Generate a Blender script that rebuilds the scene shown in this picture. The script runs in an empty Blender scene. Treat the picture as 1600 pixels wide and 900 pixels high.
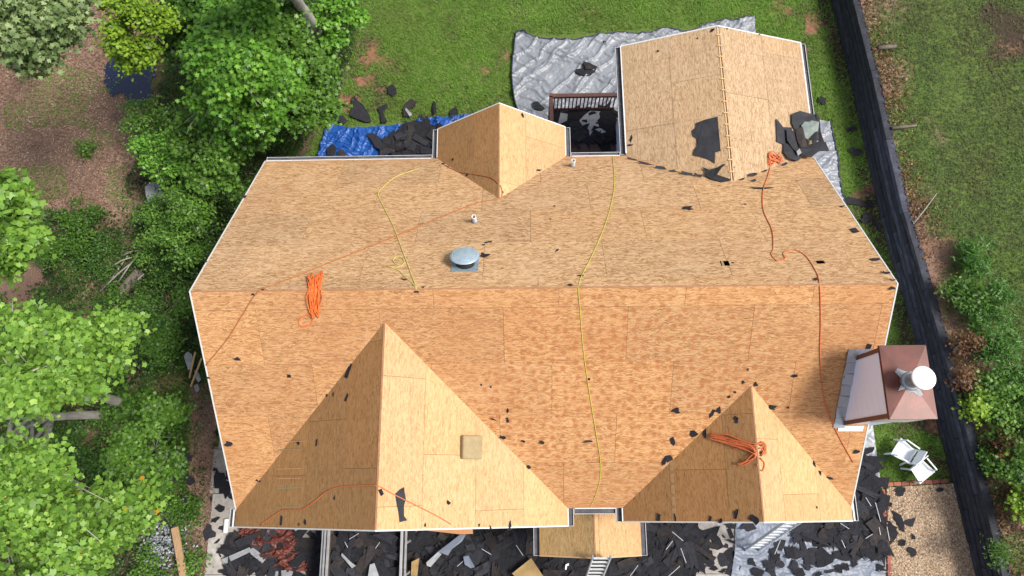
import bpy, math, random
import numpy as np
from mathutils import Vector, Matrix, noise as mnoise

random.seed(7)
RNG = np.random.default_rng(7)
SC = bpy.context.scene
COL = SC.collection

# ------------------------------------------------------------------ camera, sky, sun, exposure
CAM_H = 20.8
FPX = 1090.809
RM = np.array([[0.99967988, 0.01099557, 0.02278662],
               [-0.00468549, 0.96550535, -0.26034106],
               [-0.02486320, 0.26015095, 0.96524779]])
cam_data = bpy.data.cameras.new('camera')
cam_data.sensor_width = 36.0
cam_data.lens = FPX / 1600.0 * 36.0
cam_data.clip_start = 0.1
cam_data.clip_end = 900.0
cam = bpy.data.objects.new('camera', cam_data)
COL.objects.link(cam)
M4 = Matrix([list(RM[0]) + [0], list(RM[1]) + [0], list(RM[2]) + [CAM_H], [0, 0, 0, 1]])
cam.matrix_world = M4
SC.camera = cam

SUN_EL, SUN_AZ = math.radians(56), math.radians(97)      # azimuth clockwise from +Y
world = bpy.data.worlds.new('World')
SC.world = world
world.use_nodes = True
wn = world.node_tree
bg = wn.nodes['Background']
sky = wn.nodes.new('ShaderNodeTexSky')
sky.sky_type = 'NISHITA'
sky.sun_disc = False
sky.sun_elevation = SUN_EL
sky.sun_rotation = SUN_AZ
sky.air_density = 1.0
sky.dust_density = 3.0
sky.ozone_density = 1.0
hz = wn.nodes.new('ShaderNodeHueSaturation')      # hazy, whitish summer sky
hz.inputs['Saturation'].default_value = 0.5
wn.links.new(sky.outputs[0], hz.inputs['Color'])
wn.links.new(hz.outputs[0], bg.inputs[0])
bg.inputs[1].default_value = 0.115
sun_data = bpy.data.lights.new('sun', 'SUN')
sun_data.energy = 3.0
sun_data.angle = math.radians(15)
sun_data.color = (1.0, 0.95, 0.87)
sun = bpy.data.objects.new('sun', sun_data)
COL.objects.link(sun)
sdir = Vector((math.sin(SUN_AZ) * math.cos(SUN_EL), math.cos(SUN_AZ) * math.cos(SUN_EL), math.sin(SUN_EL)))
sun.rotation_euler = (-sdir).to_track_quat('-Z', 'Y').to_euler()
sun.location = (30, -15, 40)
SC.view_settings.view_transform = 'Standard'
SC.view_settings.look = 'None'
SC.view_settings.gamma = 1.0
SC.view_settings.exposure = 0.56
SC.render.resolution_x = 1024
SC.render.resolution_y = 576
SC.render.engine = 'CYCLES'

# ------------------------------------------------------------------ helpers
def ray(px, py):
    return RM @ np.array([(px - 800) / FPX, (450 - py) / FPX, -1.0])

def P(px, py, z=0.0):
    """point of the place at height z that the photograph shows at a pixel"""
    d = ray(px, py)
    t = (z - CAM_H) / d[2]
    return Vector((d[0] * t, d[1] * t, z))

def on_plane(px, py, pl):
    a, b, c = pl
    d = ray(px, py)
    t = (c - CAM_H) / (d[2] - a * d[0] - b * d[1])
    return Vector((d[0] * t, d[1] * t, CAM_H + d[2] * t))

def in_poly(x, y, poly):
    c = False
    n = len(poly)
    j = n - 1
    for i in range(n):
        xi, yi = poly[i][0], poly[i][1]
        xj, yj = poly[j][0], poly[j][1]
        if (yi > y) != (yj > y) and x < (xj - xi) * (y - yi) / (yj - yi) + xi:
            c = not c
        j = i
    return c

def in_poly_np(X, Y, poly):
    c = np.zeros(X.shape, bool)
    n = len(poly)
    j = n - 1
    for i in range(n):
        xi, yi = poly[i][0], poly[i][1]
        xj, yj = poly[j][0], poly[j][1]
        if yi != yj:
            c ^= ((yi > Y) != (yj > Y)) & (X < (xj - xi) * (Y - yi) / (yj - yi) + xi)
        j = i
    return c

def fbm(X, Y, s, seed=0, octs=3):
    """cheap numpy value noise in 0..1"""
    out = np.zeros(X.shape)
    amp, tot = 1.0, 0.0
    for o in range(octs):
        x, y = X * s + 13.7 * seed + 31.1 * o, Y * s + 7.3 * seed + 17.9 * o
        xi, yi = np.floor(x), np.floor(y)
        fx, fy = x - xi, y - yi
        fx, fy = fx * fx * (3 - 2 * fx), fy * fy * (3 - 2 * fy)
        def h(a, b):
            v = np.sin(a * 127.1 + b * 311.7 + seed * 74.7) * 43758.5453
            return v - np.floor(v)
        v = (h(xi, yi) * (1 - fx) + h(xi + 1, yi) * fx) * (1 - fy) + (h(xi, yi + 1) * (1 - fx) + h(xi + 1, yi + 1) * fx) * fy
        out += amp * v
        tot += amp
        amp *= .5
        s *= 2.03
    return out / tot

WLOC = {}
def link(o, parent=None, wloc=(0, 0, 0)):
    COL.objects.link(o)
    wloc = Vector(wloc)
    if parent is not None:
        o.parent = parent
        o.location = wloc - WLOC[parent.name]
    else:
        o.location = wloc
    WLOC[o.name] = wloc
    return o

def tag(o, label=None, cat=None, group=None, kind=None):
    if label: o['label'] = label
    if cat: o['category'] = cat
    if group: o['group'] = group
    if kind: o['kind'] = kind
    return o

def empty(name, loc, label=None, cat=None, group=None):
    o = bpy.data.objects.new(name, None)
    o.empty_display_size = .3
    link(o, None, loc)
    return tag(o, label, cat, group)

class MB:
    """collects shapes in world space; build() links them as one mesh object"""
    def __init__(self):
        self.v, self.f, self.uv = [], [], None
    def poly(self, pts, faces):
        n = len(self.v)
        self.v += [tuple(p) for p in pts]
        self.f += [tuple(i + n for i in f) for f in faces]
    def box(self, x0, x1, y0, y1, z0, z1):
        self.poly([(x0, y0, z0), (x1, y0, z0), (x1, y1, z0), (x0, y1, z0), (x0, y0, z1), (x1, y0, z1), (x1, y1, z1), (x0, y1, z1)],
                  [(3, 2, 1, 0), (4, 5, 6, 7), (0, 1, 5, 4), (1, 2, 6, 5), (2, 3, 7, 6), (3, 0, 4, 7)])
    def obox(self, c, ax, ay, az):
        c, ax, ay, az = Vector(c), Vector(ax), Vector(ay), Vector(az)
        p = [c + sx * ax + sy * ay + sz * az for sz in (-1, 1) for sx, sy in ((-1, -1), (1, -1), (1, 1), (-1, 1))]
        self.poly(p, [(3, 2, 1, 0), (4, 5, 6, 7), (0, 1, 5, 4), (1, 2, 6, 5), (2, 3, 7, 6), (3, 0, 4, 7)])
    def bar(self, a, b, w, h, up=(0, 0, 1)):
        """rectangular bar from a to b, width w (sideways) and height h"""
        a, b = Vector(a), Vector(b)
        d = (b - a)
        L = d.length
        d = d / L
        s = d.cross(Vector(up)).normalized()
        u = s.cross(d)
        self.obox((a + b) / 2, d * L / 2, s * w / 2, u * h / 2)
    def prism(self, pts, thick_vec):
        n = len(pts)
        t = Vector(thick_vec)
        top = [Vector(p) for p in pts]
        bot = [p + t for p in top]
        fs = [tuple(range(n)), tuple(range(2 * n - 1, n - 1, -1))]
        fs += [(i, i + n, (i + 1) % n + n, (i + 1) % n) for i in range(n)]
        self.poly(top + bot, fs)
    def tube(self, pts, rads, seg=6, cap=True):
        pts = [Vector(p) for p in pts]
        n = len(pts)
        if not hasattr(rads, '__len__'): rads = [rads] * n
        base = len(self.v)
        prev = None
        for i, p in enumerate(pts):
            d = (pts[min(i + 1, n - 1)] - pts[max(i - 1, 0)])
            if d.length < 1e-6: d = Vector((0, 0, 1))
            d.normalize()
            if prev is None:
                a = d.orthogonal().normalized()
            else:
                a = (prev - d * prev.dot(d))
                a = a.normalized() if a.length > 1e-5 else d.orthogonal().normalized()
            prev = a
            b = d.cross(a)
            for k in range(seg):
                t = 2 * math.pi * k / seg
                self.v.append(tuple(p + (a * math.cos(t) + b * math.sin(t)) * rads[i]))
        for i in range(n - 1):
            for k in range(seg):
                k2 = (k + 1) % seg
                self.f.append((base + i * seg + k, base + i * seg + k2, base + (i + 1) * seg + k2, base + (i + 1) * seg + k))
        if cap:
            self.f.append(tuple(base + k for k in range(seg - 1, -1, -1)))
            self.f.append(tuple(base + (n - 1) * seg + k for k in range(seg)))
    def lathe(self, c, prof, seg=24, axis=None):
        """prof: list of (radius, height) about a vertical axis at c"""
        c = Vector(c)
        R3 = Matrix.Identity(3) if axis is None else Vector((0, 0, 1)).rotation_difference(Vector(axis)).to_matrix()
        base = len(self.v)
        for r, z in prof:
            for k in range(seg):
                t = 2 * math.pi * k / seg
                self.v.append(tuple(c + R3 @ Vector((r * math.cos(t), r * math.sin(t), z))))
        for i in range(len(prof) - 1):
            for k in range(seg):
                k2 = (k + 1) % seg
                self.f.append((base + i * seg + k, base + i * seg + k2, base + (i + 1) * seg + k2, base + (i + 1) * seg + k))
        self.f.append(tuple(base + k for k in range(seg - 1, -1, -1)))
        self.f.append(tuple(base + (len(prof) - 1) * seg + k for k in range(seg)))
    def build(self, name, m, parent=None, origin=None, smooth=False, bevel=0):
        me = bpy.data.meshes.new(name)
        if origin is None:
            a = np.array(self.v)
            origin = Vector(((a[:, 0].min() + a[:, 0].max()) / 2, (a[:, 1].min() + a[:, 1].max()) / 2, a[:, 2].min()))
        o3 = Vector(origin)
        me.from_pydata([tuple(Vector(p) - o3) for p in self.v], [], self.f)
        if self.uv is not None:
            ul = me.uv_layers.new(name='UVMap')
            li = 0
            for pl in me.polygons:
                for l in pl.loop_indices:
                    ul.data[l].uv = self.uv[me.loops[l].vertex_index]
        if smooth:
            me.polygons.foreach_set('use_smooth', [True] * len(me.polygons))
        me.materials.append(m)
        ob = bpy.data.objects.new(name, me)
        link(ob, parent, o3)
        if bevel:
            bm = ob.modifiers.new('bevel', 'BEVEL')
            bm.width = bevel
            bm.segments = 2
            bm.limit_method = 'ANGLE'
        return ob

def smooth_path(pts, n=8):
    """Catmull-Rom through 2-D or 3-D points"""
    p = [np.array(q, float) for q in pts]
    p = [2 * p[0] - p[1]] + p + [2 * p[-1] - p[-2]]
    out = []
    for i in range(1, len(p) - 2):
        for k in range(n):
            t = k / n
            out.append(.5 * ((2 * p[i]) + (-p[i - 1] + p[i + 1]) * t + (2 * p[i - 1] - 5 * p[i] + 4 * p[i + 1] - p[i + 2]) * t * t + (-p[i - 1] + 3 * p[i] - 3 * p[i + 1] + p[i + 2]) * t ** 3))
    out.append(p[-2])
    return out

# ------------------------------------------------------------------ materials
class NT:
    def __init__(self, name):
        self.m = bpy.data.materials.new(name)
        self.m.use_nodes = True
        self.t = self.m.node_tree
        self.b = self.t.nodes['Principled BSDF']
    def n(self, kind, **kw):
        nd = self.t.nodes.new('ShaderNode' + kind)
        for k, v in kw.items():
            if k.startswith('i_'):
                key = k[2:]
                nd.inputs[int(key) if key.isdigit() else key].default_value = v
            else:
                setattr(nd, k, v)
        return nd
    def l(self, a, b):
        self.t.links.new(a, b)
    def coord(self, kind='Object', scale=(1, 1, 1), rot=(0, 0, 0), rand=False, off=None):
        tc = self.n('TexCoord')
        mp = self.n('Mapping')
        mp.inputs['Scale'].default_value = scale
        mp.inputs['Rotation'].default_value = rot
        src = tc.outputs[kind]
        if kind == 'World':
            src = None
        self.l(src, mp.inputs['Vector'])
        return mp.outputs[0]
    def world(self):
        g = self.n('NewGeometry')
        return g.outputs['Position']
    def noise(self, vec, scale, detail=4, rough=.55, dist=0, dim='3D'):
        nd = self.n('TexNoise', noise_dimensions=dim)
        nd.inputs['Scale'].default_value = scale
        nd.inputs['Detail'].default_value = detail
        nd.inputs['Roughness'].default_value = rough
        nd.inputs['Distortion'].default_value = dist
        self.l(vec, nd.inputs['Vector'])
        return nd.outputs[0]
    def ramp(self, fac, stops):
        r = self.n('ValToRGB')
        e = r.color_ramp.elements
        while len(e) < len(stops): e.new(.5)
        for i, (p, c) in enumerate(stops):
            e[i].position = p
            e[i].color = tuple(c) + (1,) if len(c) == 3 else c
        self.l(fac, r.inputs[0])
        return r.outputs[0]
    def mix(self, fac, a, b, mode='MIX'):
        x = self.n('MixRGB', blend_type=mode)
        for s, v in ((0, fac), (1, a), (2, b)):
            if hasattr(v, 'is_linked'): self.l(v, x.inputs[s])
            elif isinstance(v, (int, float)): x.inputs[s].default_value = v if s == 0 else (v, v, v, 1)
            else: x.inputs[s].default_value = tuple(v) + (1,)
        return x.outputs[0]
    def math(self, op, a, b=0.0, clamp=False):
        x = self.n('Math', operation=op, use_clamp=clamp)
        for s, v in ((0, a), (1, b)):
            if hasattr(v, 'is_linked'): self.l(v, x.inputs[s])
            else: x.inputs[s].default_value = v
        return x.outputs[0]
    def bump(self, h, strength=.3, dist=.02):
        b = self.n('Bump')
        b.inputs['Strength'].default_value = strength
        b.inputs['Distance'].default_value = dist
        self.l(h, b.inputs['Height'])
        self.l(b.outputs[0], self.b.inputs['Normal'])
    def out(self, col, rough=.7, metal=0.0, spec=.5):
        if hasattr(col, 'is_linked'): self.l(col, self.b.inputs['Base Color'])
        else: self.b.inputs['Base Color'].default_value = tuple(col) + (1,)
        self.b.inputs['Roughness'].default_value = rough
        self.b.inputs['Metallic'].default_value = metal
        self.b.inputs['Specular IOR Level'].default_value = spec
        return self.m

def plain(name, c1, c2, scale=6, rough=.7, metal=0, bump=.15, spec=.4, stretch=(1, 1, 1), jitter=.0):
    t = NT(name)
    v = t.coord('Object', scale=stretch)
    f = t.noise(v, scale, 5, .6)
    col = t.mix(t.ramp(f, [(.3, (0, 0, 0)), (.7, (1, 1, 1))]), c1, c2)
    if jitter:
        oi = t.n('ObjectInfo')
        k = t.math('MULTIPLY_ADD', oi.outputs['Random'], jitter)
        k.node.inputs[2].default_value = 1 - jitter / 2
        col = t.mix(1.0, col, t.ramp(t.math('MULTIPLY', k, .5), [(0, (0, 0, 0)), (1, (2, 2, 2))]), 'MULTIPLY')
    if bump:
        t.bump(t.noise(v, scale * 5, 4), bump, .01)
    return t.out(col, rough, metal, spec)

def osb(name, dark, mid, light, stain=(.30, .14, .07), stain_amt=.35, spots=0.0, grain=1.0, grid=False, fleck=.55):
    t = NT(name)
    tc = t.n('TexCoord')
    oi = t.n('ObjectInfo')
    add = t.n('VectorMath', operation='ADD')
    cx = t.n('CombineXYZ')
    t.l(t.math('MULTIPLY', oi.outputs['Random'], 37.0), cx.inputs[0])
    t.l(t.math('MULTIPLY', oi.outputs['Random'], 91.0), cx.inputs[1])
    t.l(tc.outputs['UV'], add.inputs[0])
    t.l(cx.outputs[0], add.inputs[1])
    uv = add.outputs[0]
    # slight warp so that strands are not perfectly straight
    def strands(rot, sc, seed):
        mp = t.n('Mapping')
        mp.inputs['Rotation'].default_value = (0, 0, rot)
        mp.inputs['Location'].default_value = (seed * 3.1, seed * 5.7, 0)
        t.l(uv, mp.inputs['Vector'])
        mp2 = t.n('Mapping')
        mp2.inputs['Scale'].default_value = sc
        t.l(mp.outputs[0], mp2.inputs['Vector'])
        vo = t.n('TexVoronoi', voronoi_dimensions='2D', feature='F1')
        vo.inputs['Scale'].default_value = 1.0
        t.l(mp2.outputs[0], vo.inputs['Vector'])
        sp = t.n('SeparateXYZ')
        t.l(vo.outputs['Color'], sp.inputs[0])
        return sp.outputs[0], sp.outputs[1]
    a1, a2 = strands(0.06, (11, 50, 1), 1)
    b1, b2 = strands(.55, (12, 44, 1), 2)
    c1, c2 = strands(-.5, (12, 46, 1), 3)
    d1, d2 = strands(0.0, (8, 64, 1), 4)
    f = t.mix(t.math('GREATER_THAN', b2, .62), a1, b1)
    f = t.mix(t.math('GREATER_THAN', c2, .66), f, c1)
    f = t.mix(t.math('GREATER_THAN', d2, .6), f, d1)
    fine = t.noise(uv, 60, 3)
    f = t.mix(.35, f, fine)
    f = t.mix(1 - grain, f, (.5, .5, .5)) if grain < 1 else f
    col = t.ramp(f, [(.10, [c * .72 for c in dark]), (.30, dark), (.52, mid), (.82, light)])
    # darker single strands
    k1, k2 = strands(.2, (12, 46, 1), 6)
    col = t.mix(t.math('MULTIPLY', t.math('GREATER_THAN', k1, .94), fleck), col, [c * .42 for c in dark])
    # board to board tone
    rr = t.ramp(oi.outputs['Random'], [(0, (.86, .855, .85)), (.4, (.98, .98, .98)), (.75, (1.04, 1.02, .97)), (1, (.95, .90, .86))])
    col = t.mix(1.0, col, rr, 'MULTIPLY')
    # weather stains in large soft patches over the whole deck
    w = t.world()
    big = t.noise(w, .55, 4, .6)
    big = t.ramp(big, [(.50, (0, 0, 0)), (.75, (1, 1, 1))])
    col = t.mix(t.math('MULTIPLY', big, stain_amt), col, stain)
    pale = t.ramp(t.noise(w, .8, 3, .5, 1.0), [(.55, (0, 0, 0)), (.8, (1, 1, 1))])
    col = t.mix(t.math('MULTIPLY', pale, .25), col, light)
    if spots:
        vo = t.n('TexVoronoi', voronoi_dimensions='2D', feature='F1')
        vo.inputs['Scale'].default_value = 4.4
        vo.inputs['Randomness'].default_value = .62
        t.l(tc.outputs['UV'], vo.inputs['Vector'])
        wob = t.math('ADD', vo.outputs['Distance'], t.math('MULTIPLY', t.math('SUBTRACT', t.noise(uv, 24, 3), .5), .5))
        dots = t.ramp(wob, [(.12, (1, 1, 1)), (.31, (0, 0, 0))])
        area = t.ramp(t.noise(w, .35, 2), [(.38, (0, 0, 0)), (.58, (1, 1, 1))])
        ds = t.n('VectorMath', operation='SUBTRACT'); ds.inputs[1].default_value = (2.0, 1.6, 6.3)
        t.l(w, ds.inputs[0])
        dm = t.n('VectorMath', operation='MULTIPLY'); dm.inputs[1].default_value = (1 / 3.6, 1 / 2.0, 0)
        t.l(ds.outputs[0], dm.inputs[0])
        dl = t.n('VectorMath', operation='LENGTH'); t.l(dm.outputs[0], dl.inputs[0])
        zone = t.ramp(t.math('ADD', dl.outputs['Value'], t.math('MULTIPLY', t.math('SUBTRACT', t.noise(w, 1.2, 3), .5), .9)), [(.75, (1, 1, 1)), (1.0, (.18, .18, .18))])
        col = t.mix(t.math('MULTIPLY', t.math('MULTIPLY', dots, zone), spots), col, [stain[0] * .9, stain[1] * .8, stain[2] * .7])
    spv = t.n('SeparateXYZ'); t.l(tc.outputs['UV'], spv.inputs[0])
    ev = t.math('ADD', spv.outputs[1], t.math('MULTIPLY', t.math('SUBTRACT', t.noise(w, 2.2, 4, .65), .5), 1.1))
    col = t.mix(t.math('MULTIPLY', t.ramp(ev, [(.0, (1, 1, 1)), (.32, (0, 0, 0))]), .45), col, stain)
    if grid:
        sp = t.n('SeparateXYZ')
        t.l(tc.outputs['UV'], sp.inputs[0])
        for ch, per in ((0, .61), (1, .305)):
            fr = t.math('FRACT', t.math('DIVIDE', t.math('ADD', sp.outputs[ch], t.math('MULTIPLY', t.noise(uv, 3, 2), .05)), per))
            ln = t.math('LESS_THAN', fr, .035 if ch == 0 else .06)
            brk = t.ramp(t.noise(w, 2.2, 3), [(.42, (0, 0, 0)), (.56, (1, 1, 1))])
            col = t.mix(t.math('MULTIPLY', t.math('MULTIPLY', ln, brk), .3), col, [c * .45 for c in dark])
    t.bump(f, .25, .004)
    return t.out(col, .82, 0, .25)

M = {}
M['osb_front'] = osb('osb_weathered_orange', (0.352, 0.164, 0.068), (0.520, 0.276, 0.121), (0.653, 0.412, 0.217), stain=(0.401, 0.164, 0.068), stain_amt=.34, spots=.75, grain=.62, fleck=.4)
M['osb_rear'] = osb('osb_weathered_tan', (0.300, 0.161, 0.075), (0.492, 0.305, 0.159), (0.634, 0.447, 0.275), stain=(0.418, 0.212, 0.098), stain_amt=.30, grain=.7, fleck=.45)
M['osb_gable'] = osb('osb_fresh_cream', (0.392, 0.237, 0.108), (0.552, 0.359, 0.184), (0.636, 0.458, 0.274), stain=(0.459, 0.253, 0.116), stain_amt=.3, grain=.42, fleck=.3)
M['osb_gable_shade'] = osb('osb_tan_painted_shade', (0.270, 0.139, 0.053), (0.378, 0.206, 0.085), (0.458, 0.276, 0.128), stain=(0.324, 0.153, 0.059), stain_amt=.35, grain=.5, fleck=.35)  # darker, warmer copy of the gable sheathing: west-side shade painted into the colour
M['osb_sunroom'] = osb('osb_gridded_tan', (0.312, 0.201, 0.107), (0.459, 0.316, 0.189), (0.574, 0.425, 0.285), stain=(0.353, 0.238, 0.146), stain_amt=.25, grid=True, grain=.6, fleck=.35)
M['osb_porch'] = osb('osb_honey', (0.304, 0.188, 0.076), (0.448, 0.296, 0.136), (0.560, 0.400, 0.208), stain=(0.440, 0.256, 0.080), stain_amt=.3, grain=.5, fleck=.3)
M['lumber'] = plain('pine_lumber', (.50, .31, .15), (.62, .41, .22), 5, .75, stretch=(1, 6, 6))
M['rafter'] = plain('attic_lumber', (.30, .20, .11), (.38, .26, .15), 5, .8)
M['redwood'] = plain('stained_ridge_board', (.26, .12, .06), (.36, .18, .09), 8, .7)
M['white_trim'] = plain('white_drip_edge', (0.566, 0.566, 0.558), (0.643, 0.643, 0.634), 9, .4, bump=.03)
M['gutter'] = plain('grey_gutter', (.055, .058, .07), (.10, .10, .115), 7, .5, bump=.1)
M['gutter_in'] = plain('gutter_trough_dirt', (.06, .062, .072), (.12, .12, .135), 5, .9)
M['gutter_lip'] = plain('grey_white_gutter_lip', (.40, .41, .43), (.55, .56, .58), 7, .5, bump=.05)
M['siding'] = plain('pale_siding', (0.752, 0.796, 1.031), (0.834, 0.886, 1.142), 3, .6, stretch=(.2, .2, 6), bump=.1)
M['glass'] = NT('window_glass').out((.03, .04, .05), .08)
M['attic'] = plain('dark_insulation', (.05, .04, .035), (.09, .075, .06), 4, .95)
M['shingle'] = plain('black_asphalt_shingle', (0.013, 0.013, 0.017), (0.026, 0.026, 0.031), 14, .9, bump=.5, jitter=.6, spec=.25)
M['shingle_grey'] = plain('charcoal_shingle_back', (0.018, 0.018, 0.023), (0.031, 0.032, 0.038), 9, .85, bump=.4, jitter=.6, spec=.3)
M['shingle_brown'] = plain('brown_black_shingle', (0.020, 0.017, 0.017), (0.040, 0.033, 0.032), 12, .9, bump=.5, jitter=.6, spec=.25)
M['felt'] = plain('black_felt_paper', (0.015, 0.016, 0.020), (0.032, 0.033, 0.040), 4, .75, bump=.3, jitter=.3, spec=.35)
M['paper'] = plain('pale_torn_paper', (0.216, 0.224, 0.232), (0.336, 0.344, 0.360), 6, .8, jitter=.4)
M['green_glass'] = plain('grey_green_membrane', (0.140, 0.175, 0.161), (0.238, 0.280, 0.259), 6, .6)
M['tape'] = plain('white_release_strip', (0.288, 0.296, 0.320), (0.416, 0.424, 0.456), 6, .5, bump=0)
M['rope_orange'] = plain('orange_rope', (0.675, 0.126, 0.023), (0.792, 0.198, 0.045), 40, .7, bump=.5)
M['rope_dull'] = plain('faded_orange_rope', (.33, .11, .04), (.44, .16, .06), 40, .8, bump=.5)
M['rope_red'] = plain('red_orange_rope', (.52, .12, .04), (.66, .19, .07), 40, .75, bump=.5)
M['rope_yellow'] = plain('yellow_green_rope', (0.432, 0.396, 0.046), (0.570, 0.524, 0.083), 40, .7, bump=.5)
M['rope_olive'] = plain('olive_rope', (0.435, 0.392, 0.087), (0.580, 0.522, 0.145), 40, .75, bump=.5)
M['silver_tarp'] = plain('silver_tarp', (0.174, 0.189, 0.216), (0.251, 0.265, 0.293), 1.6, .40, bump=.1, spec=.5)
M['lavender_tarp'] = plain('pale_blue_tarp', (0.148, 0.171, 0.223), (0.199, 0.223, 0.276), 1.2, .45, bump=.1)
M['blue_tarp'] = plain('blue_tarp', (0.006, 0.047, 0.235), (0.017, 0.095, 0.347), 2.2, .38, bump=.12)
M['red_tarp'] = plain('rust_red_plastic', (.075, .018, .014), (.15, .04, .026), 2.5, .5, bump=.2)
M['tarp_hem'] = plain('navy_tarp_hem', (.02, .025, .06), (.04, .05, .10), 6, .5)
M['galv'] = plain('galvanised_metal', (0.360, 0.389, 0.418), (0.475, 0.504, 0.533), 7, .35, metal=.55, bump=.05)
M['white_metal'] = plain('white_painted_metal', (0.680, 0.680, 0.680), (0.739, 0.739, 0.731), 4, .35, bump=.04)
M['vent'] = plain('pale_blue_grey_metal', (.28, .37, .45), (.42, .50, .56), 9, .38, metal=.25, bump=.05)
M['vent_base'] = plain('blue_grey_flashing', (.19, .28, .37), (.34, .42, .49), 8, .4, metal=.3)
M['pvc'] = plain('white_pvc', (.76, .76, .75), (.84, .84, .83), 8, .35, bump=.02)
M['rubber'] = plain('black_rubber', (.015, .015, .017), (.03, .03, .032), 9, .7)
M['bluegrey_rubber'] = plain('grey_rubber_boot', (.16, .18, .21), (.24, .26, .30), 9, .7)
M['foam'] = plain('yellowed_foam', (0.291, 0.223, 0.118), (0.360, 0.285, 0.167), 7, .95, bump=.4)
M['deck'] = plain('dark_stained_deck', (.035, .018, .015), (.075, .036, .03), 5, .55, stretch=(6, 1, 1), jitter=.4)
M['deck_rail'] = plain('red_brown_railing', (.13, .055, .043), (.21, .095, .075), 6, .65, stretch=(1, 5, 5), jitter=.3)
M['alu'] = plain('ladder_aluminium', (.58, .60, .62), (.72, .74, .76), 9, .38, metal=.2, bump=.03)
M['plastic'] = plain('white_moulded_plastic', (0.595, 0.620, 0.646), (0.680, 0.697, 0.714), 3, .4, bump=.03)
M['brick'] = plain('red_brick', (.22, .065, .05), (.34, .12, .09), 12, .85, bump=.4, jitter=.5)
M['rail_grey'] = plain('trailer_steel_grey', (0.196, 0.196, 0.203), (0.294, 0.294, 0.294), 6, .5, bump=.1)
M['rail_white'] = plain('trailer_steel_white', (0.288, 0.288, 0.298), (0.346, 0.346, 0.355), 6, .45, bump=.1)
M['trailer_in'] = plain('trailer_bed_wood', (0.078, 0.048, 0.033), (0.132, 0.084, 0.060), 6, .8)
M['plank'] = plain('old_brown_plank', (.30, .18, .09), (.42, .27, .15), 4, .85, stretch=(8, 1, 8))
M['plywood'] = plain('stained_plywood', (.26, .17, .065), (.38, .26, .11), 4, .8)
M['stone'] = plain('pale_grey_stone', (0.204, 0.216, 0.240), (0.300, 0.312, 0.330), 4, .85, bump=.6)
M['bark'] = plain('grey_bark', (0.280, 0.259, 0.231), (0.532, 0.497, 0.448), 7, .9, bump=.8, stretch=(1, 1, .25))
M['bark_dark'] = plain('brown_bark', (.10, .075, .06), (.19, .155, .13), 7, .92, bump=.8)
M['twig'] = plain('dry_grey_twig', (.24, .21, .18), (.36, .33, .30), 9, .9)
M['pot_dark'] = plain('dark_plastic', (.03, .035, .045), (.06, .065, .08), 6, .5)

def mat_copper():
    t = NT('rusted_chimney_cover')
    v = t.coord('Object')
    a = t.noise(v, 2.6, 5, .6, .6)
    c = t.ramp(a, [(.25, (0.058, 0.010, 0.006)), (.5, (0.092, 0.018, 0.010)), (.68, (0.134, 0.028, 0.016)), (.85, (0.243, 0.074, 0.037))])
    t.bump(t.noise(v, 30, 3), .1, .01)
    return t.out(c, .42, .15, .5)
M['copper'] = mat_copper()
M['brown_trim'] = plain('brown_corner_trim', (.11, .04, .028), (.17, .065, .045), 6, .55)

def mat_concrete():
    t = NT('pale_concrete')
    w = t.world()
    a = t.noise(w, 1.3, 6, .65)
    c = t.ramp(a, [(.3, (.30, .27, .245)), (.55, (.40, .365, .335)), (.75, (.47, .44, .41))])
    s = t.ramp(t.noise(w, 9, 4), [(.35, (.75, .75, .75)), (.6, (1, 1, 1))])
    c = t.mix(1.0, c, s, 'MULTIPLY')
    t.bump(t.noise(w, 60, 3), .2, .01)
    return t.out(c, .85)
M['concrete'] = mat_concrete()

def mat_ground():
    """earth under lawn and wood: weights for grass, red clay and leaf litter come with the mesh"""
    t = NT('earth_and_turf')
    at = t.n('Attribute', attribute_name='cover')
    sp = t.n('SeparateXYZ')
    t.l(at.outputs['Color'], sp.inputs[0])
    w = t.world()
    fine = t.noise(w, 9, 6, .7)
    vfine = t.noise(w, 38, 4, .7)
    grass = t.ramp(fine, [(.25, (0.051, 0.086, 0.017)), (.5, (0.089, 0.151, 0.029)), (.75, (0.144, 0.216, 0.046))])
    grass = t.mix(t.ramp(vfine, [(.4, (0, 0, 0)), (.7, (.55, .55, .55))]), grass, (.15, .16, .05))
    clay = t.ramp(fine, [(.25, (.16, .075, .045)), (.55, (.27, .135, .085)), (.8, (.36, .20, .13))])
    litter = t.ramp(vfine, [(.28, (0.098, 0.058, 0.044)), (.5, (0.260, 0.163, 0.117)), (.72, (0.494, 0.364, 0.273))])
    litter = t.mix(t.ramp(t.noise(w, .8, 4), [(.4, (0, 0, 0)), (.7, (.6, .6, .6))]), litter, (.17, .085, .055))
    soil = t.ramp(fine, [(.3, (.035, .026, .018)), (.7, (.075, .055, .038))])
    def edge(ch, amt=.35):
        k = t.math('ADD', sp.outputs[ch], t.math('MULTIPLY', t.math('SUBTRACT', fine, .5), amt * 2.2))
        return t.ramp(k, [(.35, (0, 0, 0)), (.65, (1, 1, 1))])
    c = t.mix(edge(2), soil, litter)
    c = t.mix(edge(1), c, clay)
    c = t.mix(edge(0), c, grass)
    t.bump(vfine, .6, .04)
    return t.out(c, .95, 0, .15)
M['ground'] = mat_ground()

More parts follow.
